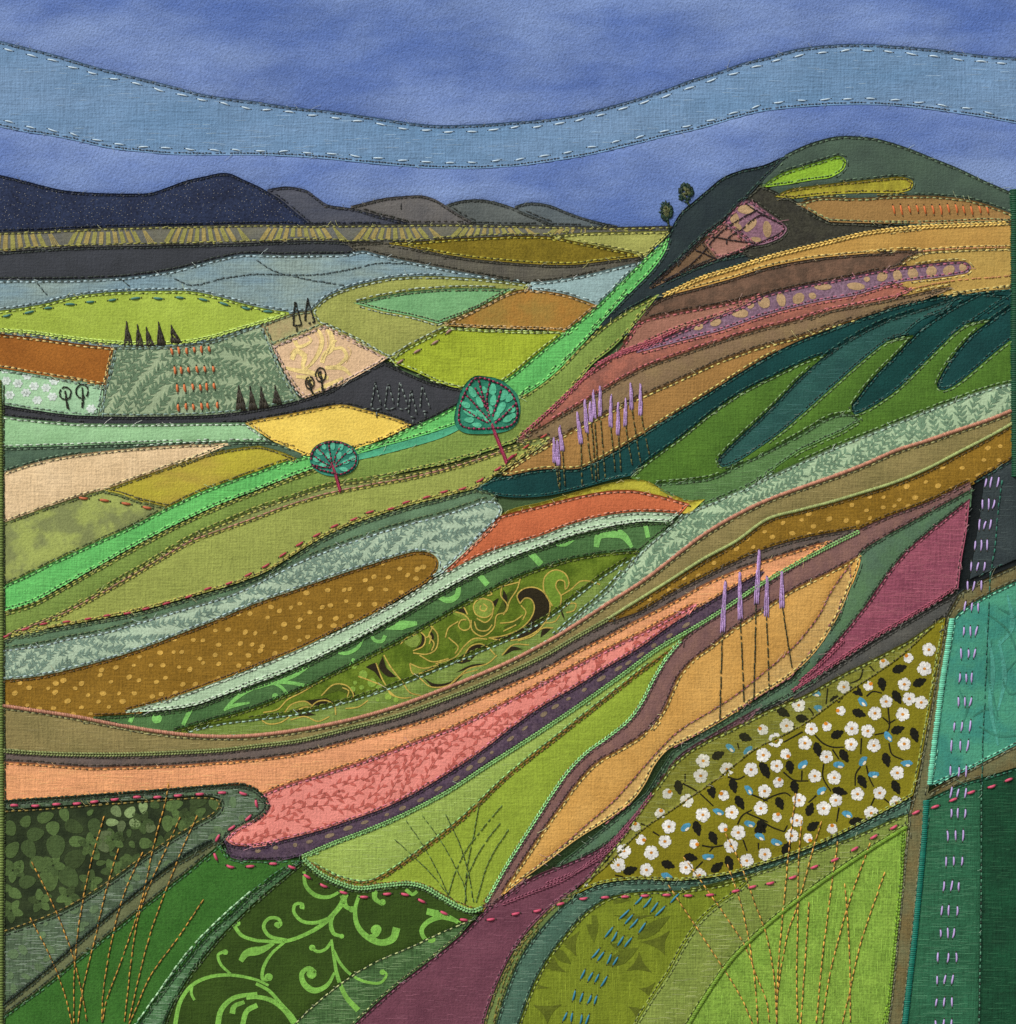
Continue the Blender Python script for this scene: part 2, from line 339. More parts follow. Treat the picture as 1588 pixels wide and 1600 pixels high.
pt('dt', 'field_patch', 'deep bottle teal satin winding down from the hill', '742,763! 765,750 800,742 850,733 905,732 925,724 950,711 1000,681 1050,649 1110,612 1180,568 1240,536 1290,517 1400,479 1470,463 1530,455 1596,447! 1596,640! 1400,680! 1050,800! 990,742! 950,751 900,765 850,775 800,777 765,772!', (18,72,70), (12,58,58), th=(40,96,84), cell=70, tooth=.1)
pt('gg', 'field_patch', 'leaf green field reaching up in fingers between teal strips', '984,746! 1010,722 1060,686 1110,646 1160,612 1220,582 1260,563 1279,556! 1413,526! 1521,503! 1596,490! 1596,640! 1300,740! 1100,800! 1075,789! 1040,768!', (80,120,38), (70,108,34), th=(124,160,100), cell=60, slub=.18)
pt('t2', 'field_patch', 'grey teal organza finger between two green fingers', '1500,462! 1440,482 1380,502 1330,528 1290,556 1250,590 1210,632 1170,670 1135,703 1122,720 1128,729 1150,722 1190,697 1230,667 1270,632 1310,596 1350,561 1390,531 1414,522! 1440,500 1480,482!', (42,90,82), (34,78,74), th=(34,74,68), cell=50)
pt('t3', 'field_patch', 'dark petrol teal finger between two green fingers', '1530,458! 1480,486 1440,514 1400,555 1365,590 1340,622 1331,636 1335,646 1352,641 1400,610 1440,571 1470,541 1500,513 1523,500! 1560,474! 1580,462!', (16,70,66), (12,58,56), th=(36,90,84), cell=70)
pt('t4', 'field_patch', 'dark petrol teal finger along the dark green binding', '1596,466! 1560,492 1520,522 1490,556 1470,588 1465,603 1472,609 1488,604 1520,580 1555,550 1596,518!', (18,70,68), (14,58,58), th=(36,90,84), cell=70)
pt('gs2', 'field_patch', 'soft green organza veil over the foot of the green field', '1012,756! 1060,752 1110,746 1150,728 1200,704 1250,678 1300,650 1328,645! 1346,655! 1320,672! 1250,704! 1150,775! 1085,792! 1040,770!', (88,128,72), (80,118,64), th=(92,128,84), cell=50, slub=.2)

# the long sweep of strips
pt('og', 'field_patch', 'olive green cotton strip running beside the bright green strip', '-9,962! 50,945 100,918 150,890 200,862 250,835 300,810 400,768 520,725 640,690 720,660 790,632 830,606 870,575 910,538 960,498 1034,456! 1020,472 1000,497 960,541 925,570 900,602 870,632 840,662 804,690! 760,705 700,722 600,745! 400,810! 250,880! 100,960! -9,1010!', (126,152, 68), (114,142,62), th=(166,168,76), cell=60, slub=.18)
pt('tl', 'hedge_strip', 'thin sea green sliver peeping under the bright green strip', '556,700! 640,676! 716,652! 724,668! 690,684 640,699 590,712 552,720!', (70,162,122), th=(80,130,80), cell=40, st=0)
pt('bg', 'hedge_strip', 'bright emerald green strip sweeping up to the dark slope', '-9,922! 50,894 100,870 150,847 200,825 260,794 310,770 360,751 400,737 450,720 490,711 530,705 560,698 600,688 640,669 680,651 720,630 760,610 800,586 835,557 880,521 932,478 965,446 1000,411 1047,369! 1040,392 1020,421 995,447 970,472 945,499 920,527 895,554 870,580 840,604 810,622 770,640 720,660 680,674 640,686 600,697 560,709 520,722 480,734 440,749 400,766 350,784 300,807 250,831 200,858 150,886 100,914 50,940 -9,958!', (100,192,98), (90,182,92), th=(132,214,112), cell=60, slub=.2)
pt('ps', 'field_patch', 'pale olive linen edge above the pink stitched line', '-9,1000! 60,978 110,950 170,915 230,880 300,838 350,816 400,795 460,775 520,757 580,748 650,737 720,722 780,702 830,687 862,681! 840,702! 760,752! 600,800! 300,900! 60,990!', (146,160,90), (136,150,82), th=(182,176,84), cell=60, slub=.16)
pt('yg', 'field_patch', 'large yellow green lens of linen edged with red running stitches', '-9,1002! 20,990 90,962 150,931 200,903 250,873 300,845 350,826 400,808 460,786 520,769 580,757 650,744 720,726 790,703! 840,694! 820,712 795,726 770,746 745,762 700,773 650,786 600,801 550,818 500,841 460,866 420,891 370,911 320,926 270,940 220,954 160,966 100,977 50,986!', (153,164,78), (144,156,72), th=(178,168,76), cell=80, slub=.16)
pt('ds', 'hedge_strip', 'dark sage green strip under the yellow green lens', '-9,1003! 50,989 100,980 160,969 220,957 270,943 320,929 370,914 420,894 460,869 500,845 550,822 600,805 650,790 700,777 750,765 775,773! 780,790! 700,830! 400,940! -9,1040!', (100,134,100), (84,114,86), th=(98,120,76), cell=50)
pt('lb', 'field_patch', 'pale sage strip printed with fine leaves ending in a rounded tip', '-9,1016! 60,1007 110,996 160,987 220,970 280,952 340,935 380,920 420,900 470,875 520,855 580,834 640,816 690,803 730,790 758,781 776,783 785,795 780,810 765,826 740,850 720,869 690,895! 600,950! 300,1050! -9,1075!', (172,196,168), (160,186,158), th=(168,196,200), cell=60)
pt('oc', 'field_patch', 'ochre brown tongue of cotton sprinkled with yellow dots', '-9,1064! 60,1057 110,1046 160,1033 220,1014 280,991 340,968 400,943 460,922 530,898 580,882 620,869 650,862 672,864 684,874 684,888 670,906 640,926 610,944 570,965 520,988 470,1013 420,1033 370,1053 310,1076 260,1095 190,1130! 100,1125! -9,1112!', (144,108,32), (130,96,24), th=(120,84,34), cell=60, tooth=.22, slub=.16)
pt('yt', 'field_patch', 'acid yellow edge fading to orange above the terracotta field', '770,812! 800,796 850,784 900,769 950,756 990,749 1012,752 1040,767 1075,781 1102,780! 1078,802! 1000,802! 800,850!', (184,178,54), (192,144,60), th=(190,160,70), cell=120, edge=.68, st=0)
pt('or', 'field_patch', 'terracotta orange field tapering under the yellow edge', '694,893! 722,866 755,833 782,806! 800,801 840,791 900,776 950,767 990,766 1030,774 1078,787! 1060,806! 1000,806! 900,830! 800,868! 740,895!', (206,110,68), (190,98,60), th=(214,140,110), cell=70)
pt('gs', 'field_patch', 'dark green strip printed with light green scrolls', '135,1120! 200,1117 300,1106 360,1085 430,1060 500,1029 560,1000 620,968 680,933 740,900 800,873 850,855 900,838 950,826 1000,818 1052,814! 1035,832! 990,870! 900,920! 600,1060! 350,1150! 280,1150! 200,1138!', (78,118,66), (64,104,56), th=(60,88,44), cell=60, slub=.2)
pt('pa', 'field_patch', 'moss green paisley cloth outlined in gold', '270,1142! 330,1125 390,1108 440,1089 490,1067 540,1043 600,1013 650,986 700,957 750,930 800,905 850,886 900,872 950,864 1000,860! 985,885! 950,930! 870,1010! 600,1130! 400,1165! 300,1160!', (104,128,32), (76,100,18), th=(104,120,44), cell=34, soft=.14, tooth=.18)
pt('pa2', 'field_patch', 'greyed green organza veil over the lower paisley cloth', '290,1142! 350,1128 400,1122 470,1112 550,1092 620,1069 680,1045 740,1020 800,994 860,961 900,930 950,893 995,866! 985,890! 950,930! 870,1010! 600,1130! 400,1165! 300,1160!', (122,146,66), (104,130,52), th=(156,190,176), cell=36, soft=.14, slub=.2)
pt('pm2', 'hedge_strip', 'pale mint linen strip curving under the ochre tongue', '180,1115! 250,1096 320,1072 380,1050 440,1026 500,999 560,971 620,941 660,918 700,893 740,873 780,857 840,839 900,817 950,805 1000,800 1062,802! 1046,816! 1000,815 950,822 900,833 850,851 800,869 760,886 720,907 680,929 640,952 590,979 540,1005 490,1030 440,1051 400,1065 350,1086 300,1103 240,1111!', (176,206,170), (166,198,160), th=(196,214,190), cell=60, slub=.2)
pt('ls', 'field_patch', 'pale green strip printed with willow leaves crossing to the binding', '1596,594! 1550,605 1500,622 1450,640 1400,660 1350,680 1300,700 1250,722 1200,745 1150,768 1110,785 1075,801 1045,825 1015,848 980,885 950,920 910,955 864,994! 900,1000! 1000,940! 1100,860! 1200,800! 1400,720! 1596,660!', (172,200,160), (160,190,150), th=(164,196,176), cell=60)
pt('kb', 'field_patch', 'khaki cotton strip running the full width under the pink cord', '-9,1103! 60,1112 120,1122 180,1134 240,1145 300,1151 350,1153 400,1151 470,1142 550,1126 620,1106 680,1084 740,1060 800,1034 860,1002 890,984 950,945 1010,906 1060,867 1100,837 1150,807 1200,783 1260,761 1300,747 1350,728 1400,706 1450,690 1500,673 1550,656 1596,637! 1596,690! 1500,730! 1300,810! 1100,900! 950,990! 800,1070! 550,1160! 300,1200! -9,1195!', (142,128,78), (128,118,70), th=(150,150,96), cell=70, slub=.18)
pt('oc2', 'field_patch', 'ochre brown strip with yellow dots under the pale green cord', '946,972! 1000,938 1050,908 1100,877 1150,849 1200,813 1250,799 1300,786 1350,772 1400,756 1450,735 1500,709 1550,682 1596,656! 1596,714! 1540,748! 1400,815! 1200,870! 1000,968!', (144,110,32), (130,98,24), th=(110,84,34), cell=60, tooth=.22, slub=.16)
pt('gb', 'hedge_strip', 'grey brown batik ribbon under the khaki strip', '-9,1172! 60,1178 120,1180 200,1181 280,1178 350,1174 400,1168 470,1158 550,1139 620,1121 680,1100 740,1077 800,1051 850,1027 900,998 950,973 1000,955 1050,926 1100,901 1150,877 1200,856 1250,842 1290,834 1350,824! 1300,850! 1100,940! 900,1040! 600,1170! 300,1215! -9,1210!', (112,98,90), (98,88,84), th=(88,76,64), cell=30, stretch=1.6)
pt('ob', 'field_patch', 'apricot orange strip widening to the selvedge', '-9,1189! 60,1193 140,1199 200,1198 280,1195 350,1190 400,1186 470,1176 550,1156 620,1138 680,1119 740,1094 800,1068 850,1046 900,1018 950,993 1000,966 1050,941 1100,913 1150,891 1200,874 1250,858 1305,842! 1250,880! 1100,960! 900,1060! 600,1200! 420,1260! -9,1265!', (230,162,108), (224,152,106), th=(224,156,80), cell=60, stretch=.25, slub=.2)
pt('pf', 'field_patch', 'coral pink field printed with darker red sprigs', '404,1244! 440,1229 500,1211 550,1195 600,1178 650,1158 700,1140 750,1118 800,1092 850,1066 900,1040 950,1014 1000,990 1050,963 1092,940! 1060,985! 900,1090! 700,1230! 500,1310! 355,1330! 352,1306! 375,1291 395,1281 412,1270! 419,1258!', (234,142,130), (226,132,120), th=(214,120,140), cell=60)
pt('pu', 'hedge_strip', 'plum purple ribbon with tan flecks edging the coral field', '348,1308! 362,1320 400,1322 450,1311 500,1298 550,1281 600,1263 640,1244 680,1221 720,1196 760,1168 800,1137 850,1102 900,1073 950,1042 1000,1012 1050,976 1100,945 1150,916 1200,888! 1170,925! 1060,1000! 900,1110! 700,1250! 520,1325! 440,1345! 400,1352! 360,1340!', (94,76,90), (72,56,76), th=(66,46,70), cell=10, tooth=.4)
pt('lf1', 'field_patch', 'light apple green linen part of the large lime field', '470,1338! 520,1318 560,1303 600,1287 640,1268 700,1236 760,1196 830,1152 890,1112 960,1063 1030,1012 1080,982 1130,951 1180,917 1230,888 1290,856 1345,832! 1300,870! 1100,1000! 1000,1080! 600,1390! 480,1360!', (152,178,82), (140,168,72), th=(146,204,122), cell=70, slub=.18)
pt('lf', 'field_patch', 'large lime green field holding dark stitched grass', '478,1344! 505,1360 530,1372 560,1380 580,1378 600,1368 650,1335 720,1281 800,1207 870,1152 940,1097 1000,1050 1066,1000! 1060,1060! 1020,1130! 900,1220! 800,1350! 755,1425! 735,1421! 715,1413 690,1400 665,1386 640,1380 600,1383 560,1388 530,1381 500,1366!', (146,170,52), (134,158,44), th=(132,98,36), cell=70, slub=.14)
pt('pp', 'path_strip', 'brownish mauve path winding down between lime and gold fields', '1516,752! 1450,784 1390,806 1340,828 1290,855 1240,884 1190,918 1140,950 1090,980 1064,1002 1040,1032 1021,1065 1006,1095 985,1125 955,1150 920,1175 890,1205 865,1240 845,1271 820,1310 795,1350 775,1385 755,1418! 790,1410! 900,1280! 1060,1090! 1200,980! 1345,880! 1440,815! 1520,770!', (136,100,90), (118,86,84), th=(110,78,80), cell=26, stretch=1.4)
pt('dg', 'hedge_strip', 'dark slate green wedge beside the maroon field', '1340,868! 1360,852 1420,818 1470,791 1522,762! 1524,785! 1480,830! 1420,880! 1330,1010! 1270,1070! 1180,1120! 1060,1210! 1000,1300! 860,1390! 790,1412! 900,1330! 1010,1240! 1050,1175! 1240,1060! 1310,965!', (78,106,88), (84,122,80), th=(72,98,72), cell=80)
pt('gf', 'field_patch', 'golden yellow field bulging like a leaf with a mauve stitched vein', '1347,866! 1300,892 1240,921 1190,954 1140,987 1110,1011 1085,1029 1062,1055 1048,1085 1033,1116 1003,1149 968,1171 932,1192 903,1222 878,1257 853,1292 833,1322 803,1367 778,1406! 810,1380 850,1352 900,1314 950,1282 990,1251 1010,1225 1025,1196 1045,1173 1090,1150 1140,1121 1190,1087 1235,1058 1275,1020 1310,966 1332,915 1343,885!', (208,160,82), (198,148,70), th=(214,194,110), cell=70, slub=.14)
pt('gf2', 'field_patch', 'paler organza edge of the golden leaf shaped field', '1330,880! 1300,921 1280,960 1245,1005 1200,1045 1150,1085 1110,1111 1060,1142 1030,1171 990,1216 960,1250 920,1285 880,1320 840,1352 786,1398! 810,1379 850,1351 900,1313 950,1281 990,1250 1009,1224 1024,1195 1044,1172 1089,1149 1139,1120 1189,1086 1234,1057 1274,1019 1309,965 1331,914!', (204,168,98), (192,152,84), th=(156,92,96), cell=70, slub=.2, st=2)
pt('ma', 'field_patch', 'maroon denim field with a stitched border pointing downhill', '1516,779! 1511,830 1504,870 1498,918! 1470,936 1420,966 1360,1001 1300,1041 1236,1082! 1270,1045 1310,1000 1350,950 1390,893 1420,858 1455,828!', (152,80,98), (132,66,86), th=(164,90,106), cell=30, stretch=.25, slub=.22)
pt('gk', 'road_strip', 'smoky grey satin strip under the maroon field', '1504,914! 1490,930 1470,942 1420,971 1360,1007 1300,1047 1240,1084 1190,1110 1130,1150 1080,1190! 1100,1195! 1200,1135! 1320,1075! 1480,985! 1500,950!', (88,88,82), (74,76,74), th=(78,78,72), cell=40)
pt('mv2', 'path_strip', 'thin mauve brown strip between gold field and daisy field', '1192,1102! 1120,1143 1062,1180 1038,1208 1010,1250 965,1308! 940,1350! 990,1300! 1040,1235! 1080,1195! 1140,1158!', (134,98,102), (116,84,90), th=(106,74,84), cell=20)
pt('ch', 'road_patch', 'dark charcoal chiffon patch carrying lilac stitches beside the binding', '1522,752! 1560,730 1596,708! 1596,880! 1560,888 1530,905 1500,925! 1508,880! 1516,800!', (54,66,68), (44,54,58), th=(44,84,74), cell=50)
pt('bk', 'road_strip', 'black satin edge beside the maroon field', '1521,758! 1538,747! 1532,800 1524,850 1515,905! 1545,893 1590,873! 1596,880! 1550,899 1515,918 1497,928! 1503,880 1511,830 1518,790!', (16,24,26), (12,18,20), th=(20,34,34), cell=50, st=0)
pt('rd', 'road_strip', 'olive brown organza road branching beside the turquoise patch', '1500,926! 1530,910 1560,896 1596,879! 1596,912! 1500,970! 1485,1040! 1470,1130! 1450,1240! 1500,1210! 1596,1160! 1596,1202! 1500,1230! 1452,1255! 1440,1340! 1428,1480! 1415,1614! 1380,1614! 1392,1560! 1420,1270! 1432,1230! 1450,1130! 1466,1030! 1480,962!', (112,98,58), (104,108,74), th=(112,116,84), cell=40, slub=.2)
pt('tq', 'field_patch', 'turquoise hand dyed batik patch behind lilac stitches', '1490,968! 1502,955 1550,926 1596,905! 1596,1161! 1550,1184 1500,1209 1452,1229! 1462,1150 1476,1050!', (70,150,120), (54,134,118), th=(120,204,168), cell=60, soft=.12)  # turquoise includes painted dimming, as the light falls off at the right
pt('dk', 'field_patch', 'deep forest green linen under the dotted pink line', '1448,1250! 1500,1226 1550,1211 1596,1197! 1596,1614! 1410,1614! 1424,1500 1438,1370!', (44,104,72), (38,94,64), th=(40,110,84), cell=50, slub=.24)
pt('dk2', 'field_patch', 'darkest forest green linen beside the lower binding', '1533,1216! 1560,1208 1596,1197! 1596,1614! 1529,1614! 1532,1450 1533,1330!', (22,76,48), (18,62,40), th=(70,130,100), cell=50, slub=.24, st=2)
pt('dy', 'field_patch', 'olive meadow cloth printed with white daisies and black leaves', '1478,962! 1470,1020 1450,1130 1436,1205 1427,1243! 1400,1258 1350,1285 1300,1310 1250,1331 1190,1351 1140,1366 1060,1376 1000,1374 940,1381 890,1402! 915,1378 945,1340 975,1303 1000,1264 1030,1224 1055,1191 1090,1165 1140,1140 1200,1110 1260,1085 1310,1057 1370,1027 1420,1001!', (128,122,20), (118,112,16), th=(150,166,76), cell=80)
pt('dy2', 'field_patch', 'hazy olive organza border along the upper daisy meadow', '1478,962! 1400,1032 1320,1086 1250,1136 1180,1172 1130,1211 1060,1260 1000,1301 950,1352 890,1402! 915,1378 945,1340 975,1303 1000,1264 1030,1224 1055,1191 1090,1165 1140,1140 1200,1110 1260,1085 1310,1057 1370,1027 1420,1001!', (124,126,44), (114,116,36), th=(112,104,48), cell=50, slub=.2, st=2)
pt('mp2', 'path_patch', 'maroon velvet path widening toward the lower edge', '968,1304! 930,1330 880,1352 840,1368 800,1392 762,1420! 720,1462 680,1495 620,1541 575,1581 540,1614! 752,1614! 762,1578 780,1530 800,1490 825,1455 855,1424 885,1400 918,1374 945,1342!', (118,68,84), (104,58,74), th=(132,76,96), cell=50, slub=.1)
pt('yl', 'hedge_strip', 'olive green edge strip beside the maroon path', '905,1388! 880,1402 850,1428 825,1456 800,1492 780,1532 762,1580 752,1614! 790,1614! 800,1570! 830,1500! 880,1430!', (112,134,72), (100,122,62), th=(128,120,56), cell=40)
pt('sm', 'stream_strip', 'grey teal satin stream curving round the olive print', '1424,1249! 1400,1262 1350,1288 1300,1313 1250,1334 1190,1354 1140,1369 1060,1379 1000,1377 940,1384 905,1398 875,1420 845,1452 815,1494 795,1540 780,1585 772,1614! 830,1614! 900,1480! 1000,1410! 1200,1380! 1420,1280!', (76,112,92), (64,98,82), th=(84,122,100), cell=60, slub=.2)
pt('ov', 'field_patch', 'olive organza strip above the bright lime field', '1419,1272! 1390,1283 1340,1305 1280,1328 1210,1355 1150,1372 1100,1384 1080,1386! 1000,1500! 985,1614! 1075,1614! 1150,1500! 1420,1310!', (128,146,64), (114,134,56), th=(140,160,74), cell=60, slub=.24)
pt('op', 'field_patch', 'olive cloth with faint leaf print and blue stitches', '1176,1370! 1120,1384 1060,1392 1000,1394 955,1402 920,1423 890,1454 860,1492 838,1530 820,1574 806,1614! 988,1614! 1000,1590 1020,1558 1045,1520 1070,1475 1095,1438 1125,1412 1152,1394!', (118,134,30), (108,124,26), th=(142,160,70), cell=50, stretch=3., slub=.16)
pt('lr', 'field_patch', 'vivid lime woollen field with golden stitched grass', '1418,1290! 1360,1326 1300,1366 1240,1410 1190,1452 1140,1502 1100,1560 1066,1614! 1384,1614! 1392,1560 1402,1460 1410,1380!', (130,168,60), (112,150,50), th=(130,180,30), cell=30, tooth=.3, slub=.2)
pt('gr', 'field_patch', 'smoky green batik under organza edged with pink dashes', '-9,1254! 60,1250 120,1246 200,1240 280,1234 340,1229 378,1227! 398,1234 412,1247 419,1258 412,1270 395,1282 370,1295 345,1318! 320,1345! 200,1440! 60,1560! -9,1600!', (88,112,82), (72,92,70), th=(46,62,44), cell=24, slub=.3)
pt('db', 'field_patch', 'dark green batik with pale five petalled blossoms', '-9,1266! 60,1262 150,1255 250,1248 325,1244 343,1249 346,1260 335,1274 310,1288 270,1312 210,1352 150,1394 90,1428 -9,1464!', (48,62,34), (32,44,24), th=(140,120,50), cell=30, soft=.16)
pt('os', 'hedge_strip', 'dull olive strip along the leaf green field', '338,1314! 350,1318! 300,1362! 180,1465! 60,1562! -9,1612! -9,1582! 60,1528 130,1466 200,1406 260,1359!', (108,116,78), (96,104,68), th=(60,80,58), cell=40)
pt('gp', 'field_patch', 'leaf green twill field behind golden stitched grass', '344,1318! 356,1338 400,1344 470,1342! 440,1390! 330,1480! 230,1614! -9,1614! -9,1598! 60,1548 120,1500 180,1452 240,1404 300,1356!', (58,112,40), (48,100,32), th=(70,126,80), cell=50, tooth=.22)
pt('sb', 'hedge_strip', 'frayed soft green organza strip with a pale running stitch', '476,1342! 440,1362 400,1392 360,1430 322,1466 286,1508 252,1552 222,1594 208,1614! 275,1614! 300,1540! 400,1430! 470,1360!', (80,124,80), (66,108,66), th=(66,104,62), cell=40, slub=.3)
pt('sd', 'field_patch', 'dark forest green cloth printed with light green scrollwork', '472,1347! 500,1368 530,1384 560,1391 600,1387 640,1384 665,1390 690,1404 715,1418 748,1430! 720,1461 680,1494 620,1540 575,1580 540,1614! 252,1614! 268,1572 298,1522 342,1466 396,1412 440,1374!', (54,80,22), (46,70,18), th=(70,100,50), cell=70, slub=.16)
pt('sd2', 'field_patch', 'organza veil over the lower corner of the scrollwork cloth', '740,1436! 700,1452 640,1480 580,1506 520,1546 480,1580 448,1614! 540,1614! 575,1580 620,1540 680,1494 720,1461!', (76,112,64), (62,96,52), th=(176,186,120), cell=40, slub=.35, st=2)
# ------------------------------------------------------------------ who lies on top where, and how the cloth puffs between seams
GX0, GY0, G = -12.0, -18.0, 2.0
NX, NY = int((1600 - GX0) / G), int((1618 - GY0) / G)
LAB = np.full((NY, NX), -1, np.int16)
IDX = {p['key']: i for i, p in enumerate(PT)}
for i, p in enumerate(PT):
    p['poly'] = outline(p['shape'])
    P = p['poly']; Q = np.roll(P, -1, axis=0)
    j0 = max(0, int((P[:, 1].min() - GY0) / G)); j1 = min(NY - 1, int((P[:, 1].max() - GY0) / G) + 1)
    own = np.zeros((NY, NX), bool)
    for j in range(j0, j1 + 1):
        y = GY0 + (j + .5) * G
        m = (P[:, 1] <= y) != (Q[:, 1] <= y)
        if not m.any(): continue
        xs = np.sort(P[m, 0] + (y - P[m, 1]) / (Q[m, 1] - P[m, 1]) * (Q[m, 0] - P[m, 0]))
        for a, b in zip(xs[::2], xs[1::2]):
            ia = max(0, int(math.ceil((a - GX0) / G - .5))); ib = min(NX - 1, int(math.floor((b - GX0) / G - .5)))
            if ib >= ia: own[j, ia:ib + 1] = True
    LAB[own] = i
    p['own'] = own

def lab_at(xy):
    xy = np.asarray(xy, float)
    i = np.clip(((xy[..., 0] - GX0) / G).astype(int), 0, NX - 1); j = np.clip(((xy[..., 1] - GY0) / G).astype(int), 0, NY - 1)
    return LAB[j, i]

def dist_to(mask, reach=14):
    d = np.full(mask.shape, (reach + 1.0) ** 2)
    big = np.pad(mask, reach)
    for dy in range(-reach, reach + 1):
        for dx in range(-reach, reach + 1):
            r2 = dx * dx + dy * dy
            if r2 > reach * reach: continue
            m = big[reach + dy:reach + dy + NY, reach + dx:reach + dx + NX]
            np.minimum(d, np.where(m, r2, 1e9), out=d)
    return np.sqrt(d) * G
seam = np.zeros_like(LAB, bool)
seam[:, 1:] |= LAB[:, 1:] != LAB[:, :-1]
seam[1:, :] |= LAB[1:, :] != LAB[:-1, :]
SEAM_D = dist_to(seam)

def blur(a, n=1):
    for _ in range(n):
        b = np.pad(a, 1, mode='edge')
        a = (b[:-2, 1:-1] + b[2:, 1:-1] + b[1:-1, :-2] + b[1:-1, 2:] + 2 * b[1:-1, 1:-1]) / 6
    return a
def cloth_noise(cell):
    h, w = int(NY * G / cell) + 3, int(NX * G / cell) + 3
    z = RNG.standard_normal((h, w))
    yy = np.arange(NY) * G / cell; xx = np.arange(NX) * G / cell
    j = yy.astype(int); i = xx.astype(int); fy = (yy - j)[:, None]; fx = (xx - i)[None]
    fy = fy * fy * (3 - 2 * fy); fx = fx * fx * (3 - 2 * fx)
    return (z[j][:, i] * (1 - fy) * (1 - fx) + z[j + 1][:, i] * fy * (1 - fx) + z[j][:, i + 1] * (1 - fy) * fx + z[j + 1][:, i + 1] * fy * fx)
HGT = 1.3 * (1 - np.exp(-SEAM_D / 7.0)) + .55 * cloth_noise(70) + .3 * cloth_noise(32)
HGT = blur(HGT, 5)

def surf(x, y):
    u = np.clip((np.asarray(x, float) - GX0) / G - .5, 0, NX - 1.001); v = np.clip((np.asarray(y, float) - GY0) / G - .5, 0, NY - 1.001)
    i = u.astype(int); j = v.astype(int); fx = u - i; fy = v - j
    return (HGT[j, i] * (1 - fx) * (1 - fy) + HGT[j, i + 1] * fx * (1 - fy) + HGT[j + 1, i] * (1 - fx) * fy + HGT[j + 1, i + 1] * fx * fy)

def world_of(x, y, h):
    return np.stack([(np.asarray(x) - 794) * S, -np.asarray(h) * S, (FOOT - np.asarray(y)) * S], -1)

# ------------------------------------------------------------------ objects
def add(name, mesh, parent=None, label=None, kind=None):
    o = bpy.data.objects.new(name, mesh)
    col.objects.link(o)
    if parent is not None: o.parent = parent
    if label: o['label'] = label
    if kind: o['kind'] = kind
    return o

def mesh_np(name, V, F, mats, dye=None, smooth=True, mat_index=None):
    """V n x 3, F list of arrays (m x 3 and/or m x 4)"""
    me = bpy.data.meshes.new(name)
    F = [f for f in F if len(f)]
    nl = sum(f.size for f in F); npoly = sum(len(f) for f in F)
    me.vertices.add(len(V)); me.vertices.foreach_set('co', np.ascontiguousarray(V, np.float32).ravel())
    me.loops.add(nl); me.loops.foreach_set('vertex_index', np.concatenate([f.ravel() for f in F]).astype(np.int32))
    me.polygons.add(npoly)
    tot = np.concatenate([np.full(len(f), f.shape[1]) for f in F]).astype(np.int32)
    me.polygons.foreach_set('loop_start', np.concatenate([[0], np.cumsum(tot)[:-1]]).astype(np.int32))
    if smooth: me.polygons.foreach_set('use_smooth', np.ones(npoly, bool))
    for m in mats: me.materials.append(m)
    if mat_index is not None: me.polygons.foreach_set('material_index', np.asarray(mat_index, np.int32))
    if dye is not None:
        at = me.attributes.new('dye', 'FLOAT_COLOR', 'POINT')
        at.data.foreach_set('color', np.concatenate([dye, np.ones((len(dye), 1))], 1).astype(np.float32).ravel())
    me.update(calc_edges=True)
    me.validate()
    return me

# the setting: a rendered garden wall and the ground in front of it
def plain(name, c, c2, cell, rough=.9, bump=.002):
    m = bpy.data.materials.new(name); m.use_nodes = True
    nt = m.node_tree; b = nt.nodes['Principled BSDF']
    tc = node(nt, 'ShaderNodeTexCoord'); n = node(nt, 'ShaderNodeTexNoise'); n.inputs['Scale'].default_value = 1 / cell; n.inputs['Detail'].default_value = 8
    nt.links.new(tc.outputs['Object'], n.inputs['Vector'])
    mx = node(nt, 'ShaderNodeMix', data_type='RGBA')
    mx.inputs['A'].default_value = (*c, 1); mx.inputs['B'].default_value = (*c2, 1)
    nt.links.new(n.outputs['Fac'], mx.inputs['Factor']); nt.links.new(mx.outputs['Result'], b.inputs['Base Color'])
    bp = node(nt, 'ShaderNodeBump'); bp.inputs['Distance'].default_value = bump
    nt.links.new(n.outputs['Fac'], bp.inputs['Height']); nt.links.new(bp.outputs[0], b.inputs['Normal'])
    b.inputs['Roughness'].default_value = rough
    return m
def box_mesh(name, lo, hi, mat):
    x0, y0, z0 = lo; x1, y1, z1 = hi
    V = np.array([(x, y, z) for x in (x0, x1) for y in (y0, y1) for z in (z0, z1)])
    F = np.array([(0, 1, 3, 2), (4, 6, 7, 5), (0, 4, 5, 1), (2, 3, 7, 6), (0, 2, 6, 4), (1, 5, 7, 3)])
    return mesh_np(name, V, [F], [mat], smooth=False)
WALL_Y = 0.016
ground = add('ground', mesh_np('ground', np.array([(-300, -300, 0), (300, -300, 0), (300, 300, 0), (-300, 300, 0)]), [np.array([(0, 1, 2, 3)])],
             [plain('paving_grit', (.20, .19, .17), (.30, .28, .25), .05)], smooth=False))
ground['kind'] = 'structure'; ground['label'] = 'grey gritted ground in front of the wall'
wall = add('wall', box_mesh('wall', (-3.0, WALL_Y, -.1), (3.0, WALL_Y + .25, 2.8), plain('wall_render', (.62, .60, .56), (.72, .70, .66), .03)))
wall['kind'] = 'structure'; wall['label'] = 'off white rendered wall behind the textile panel'

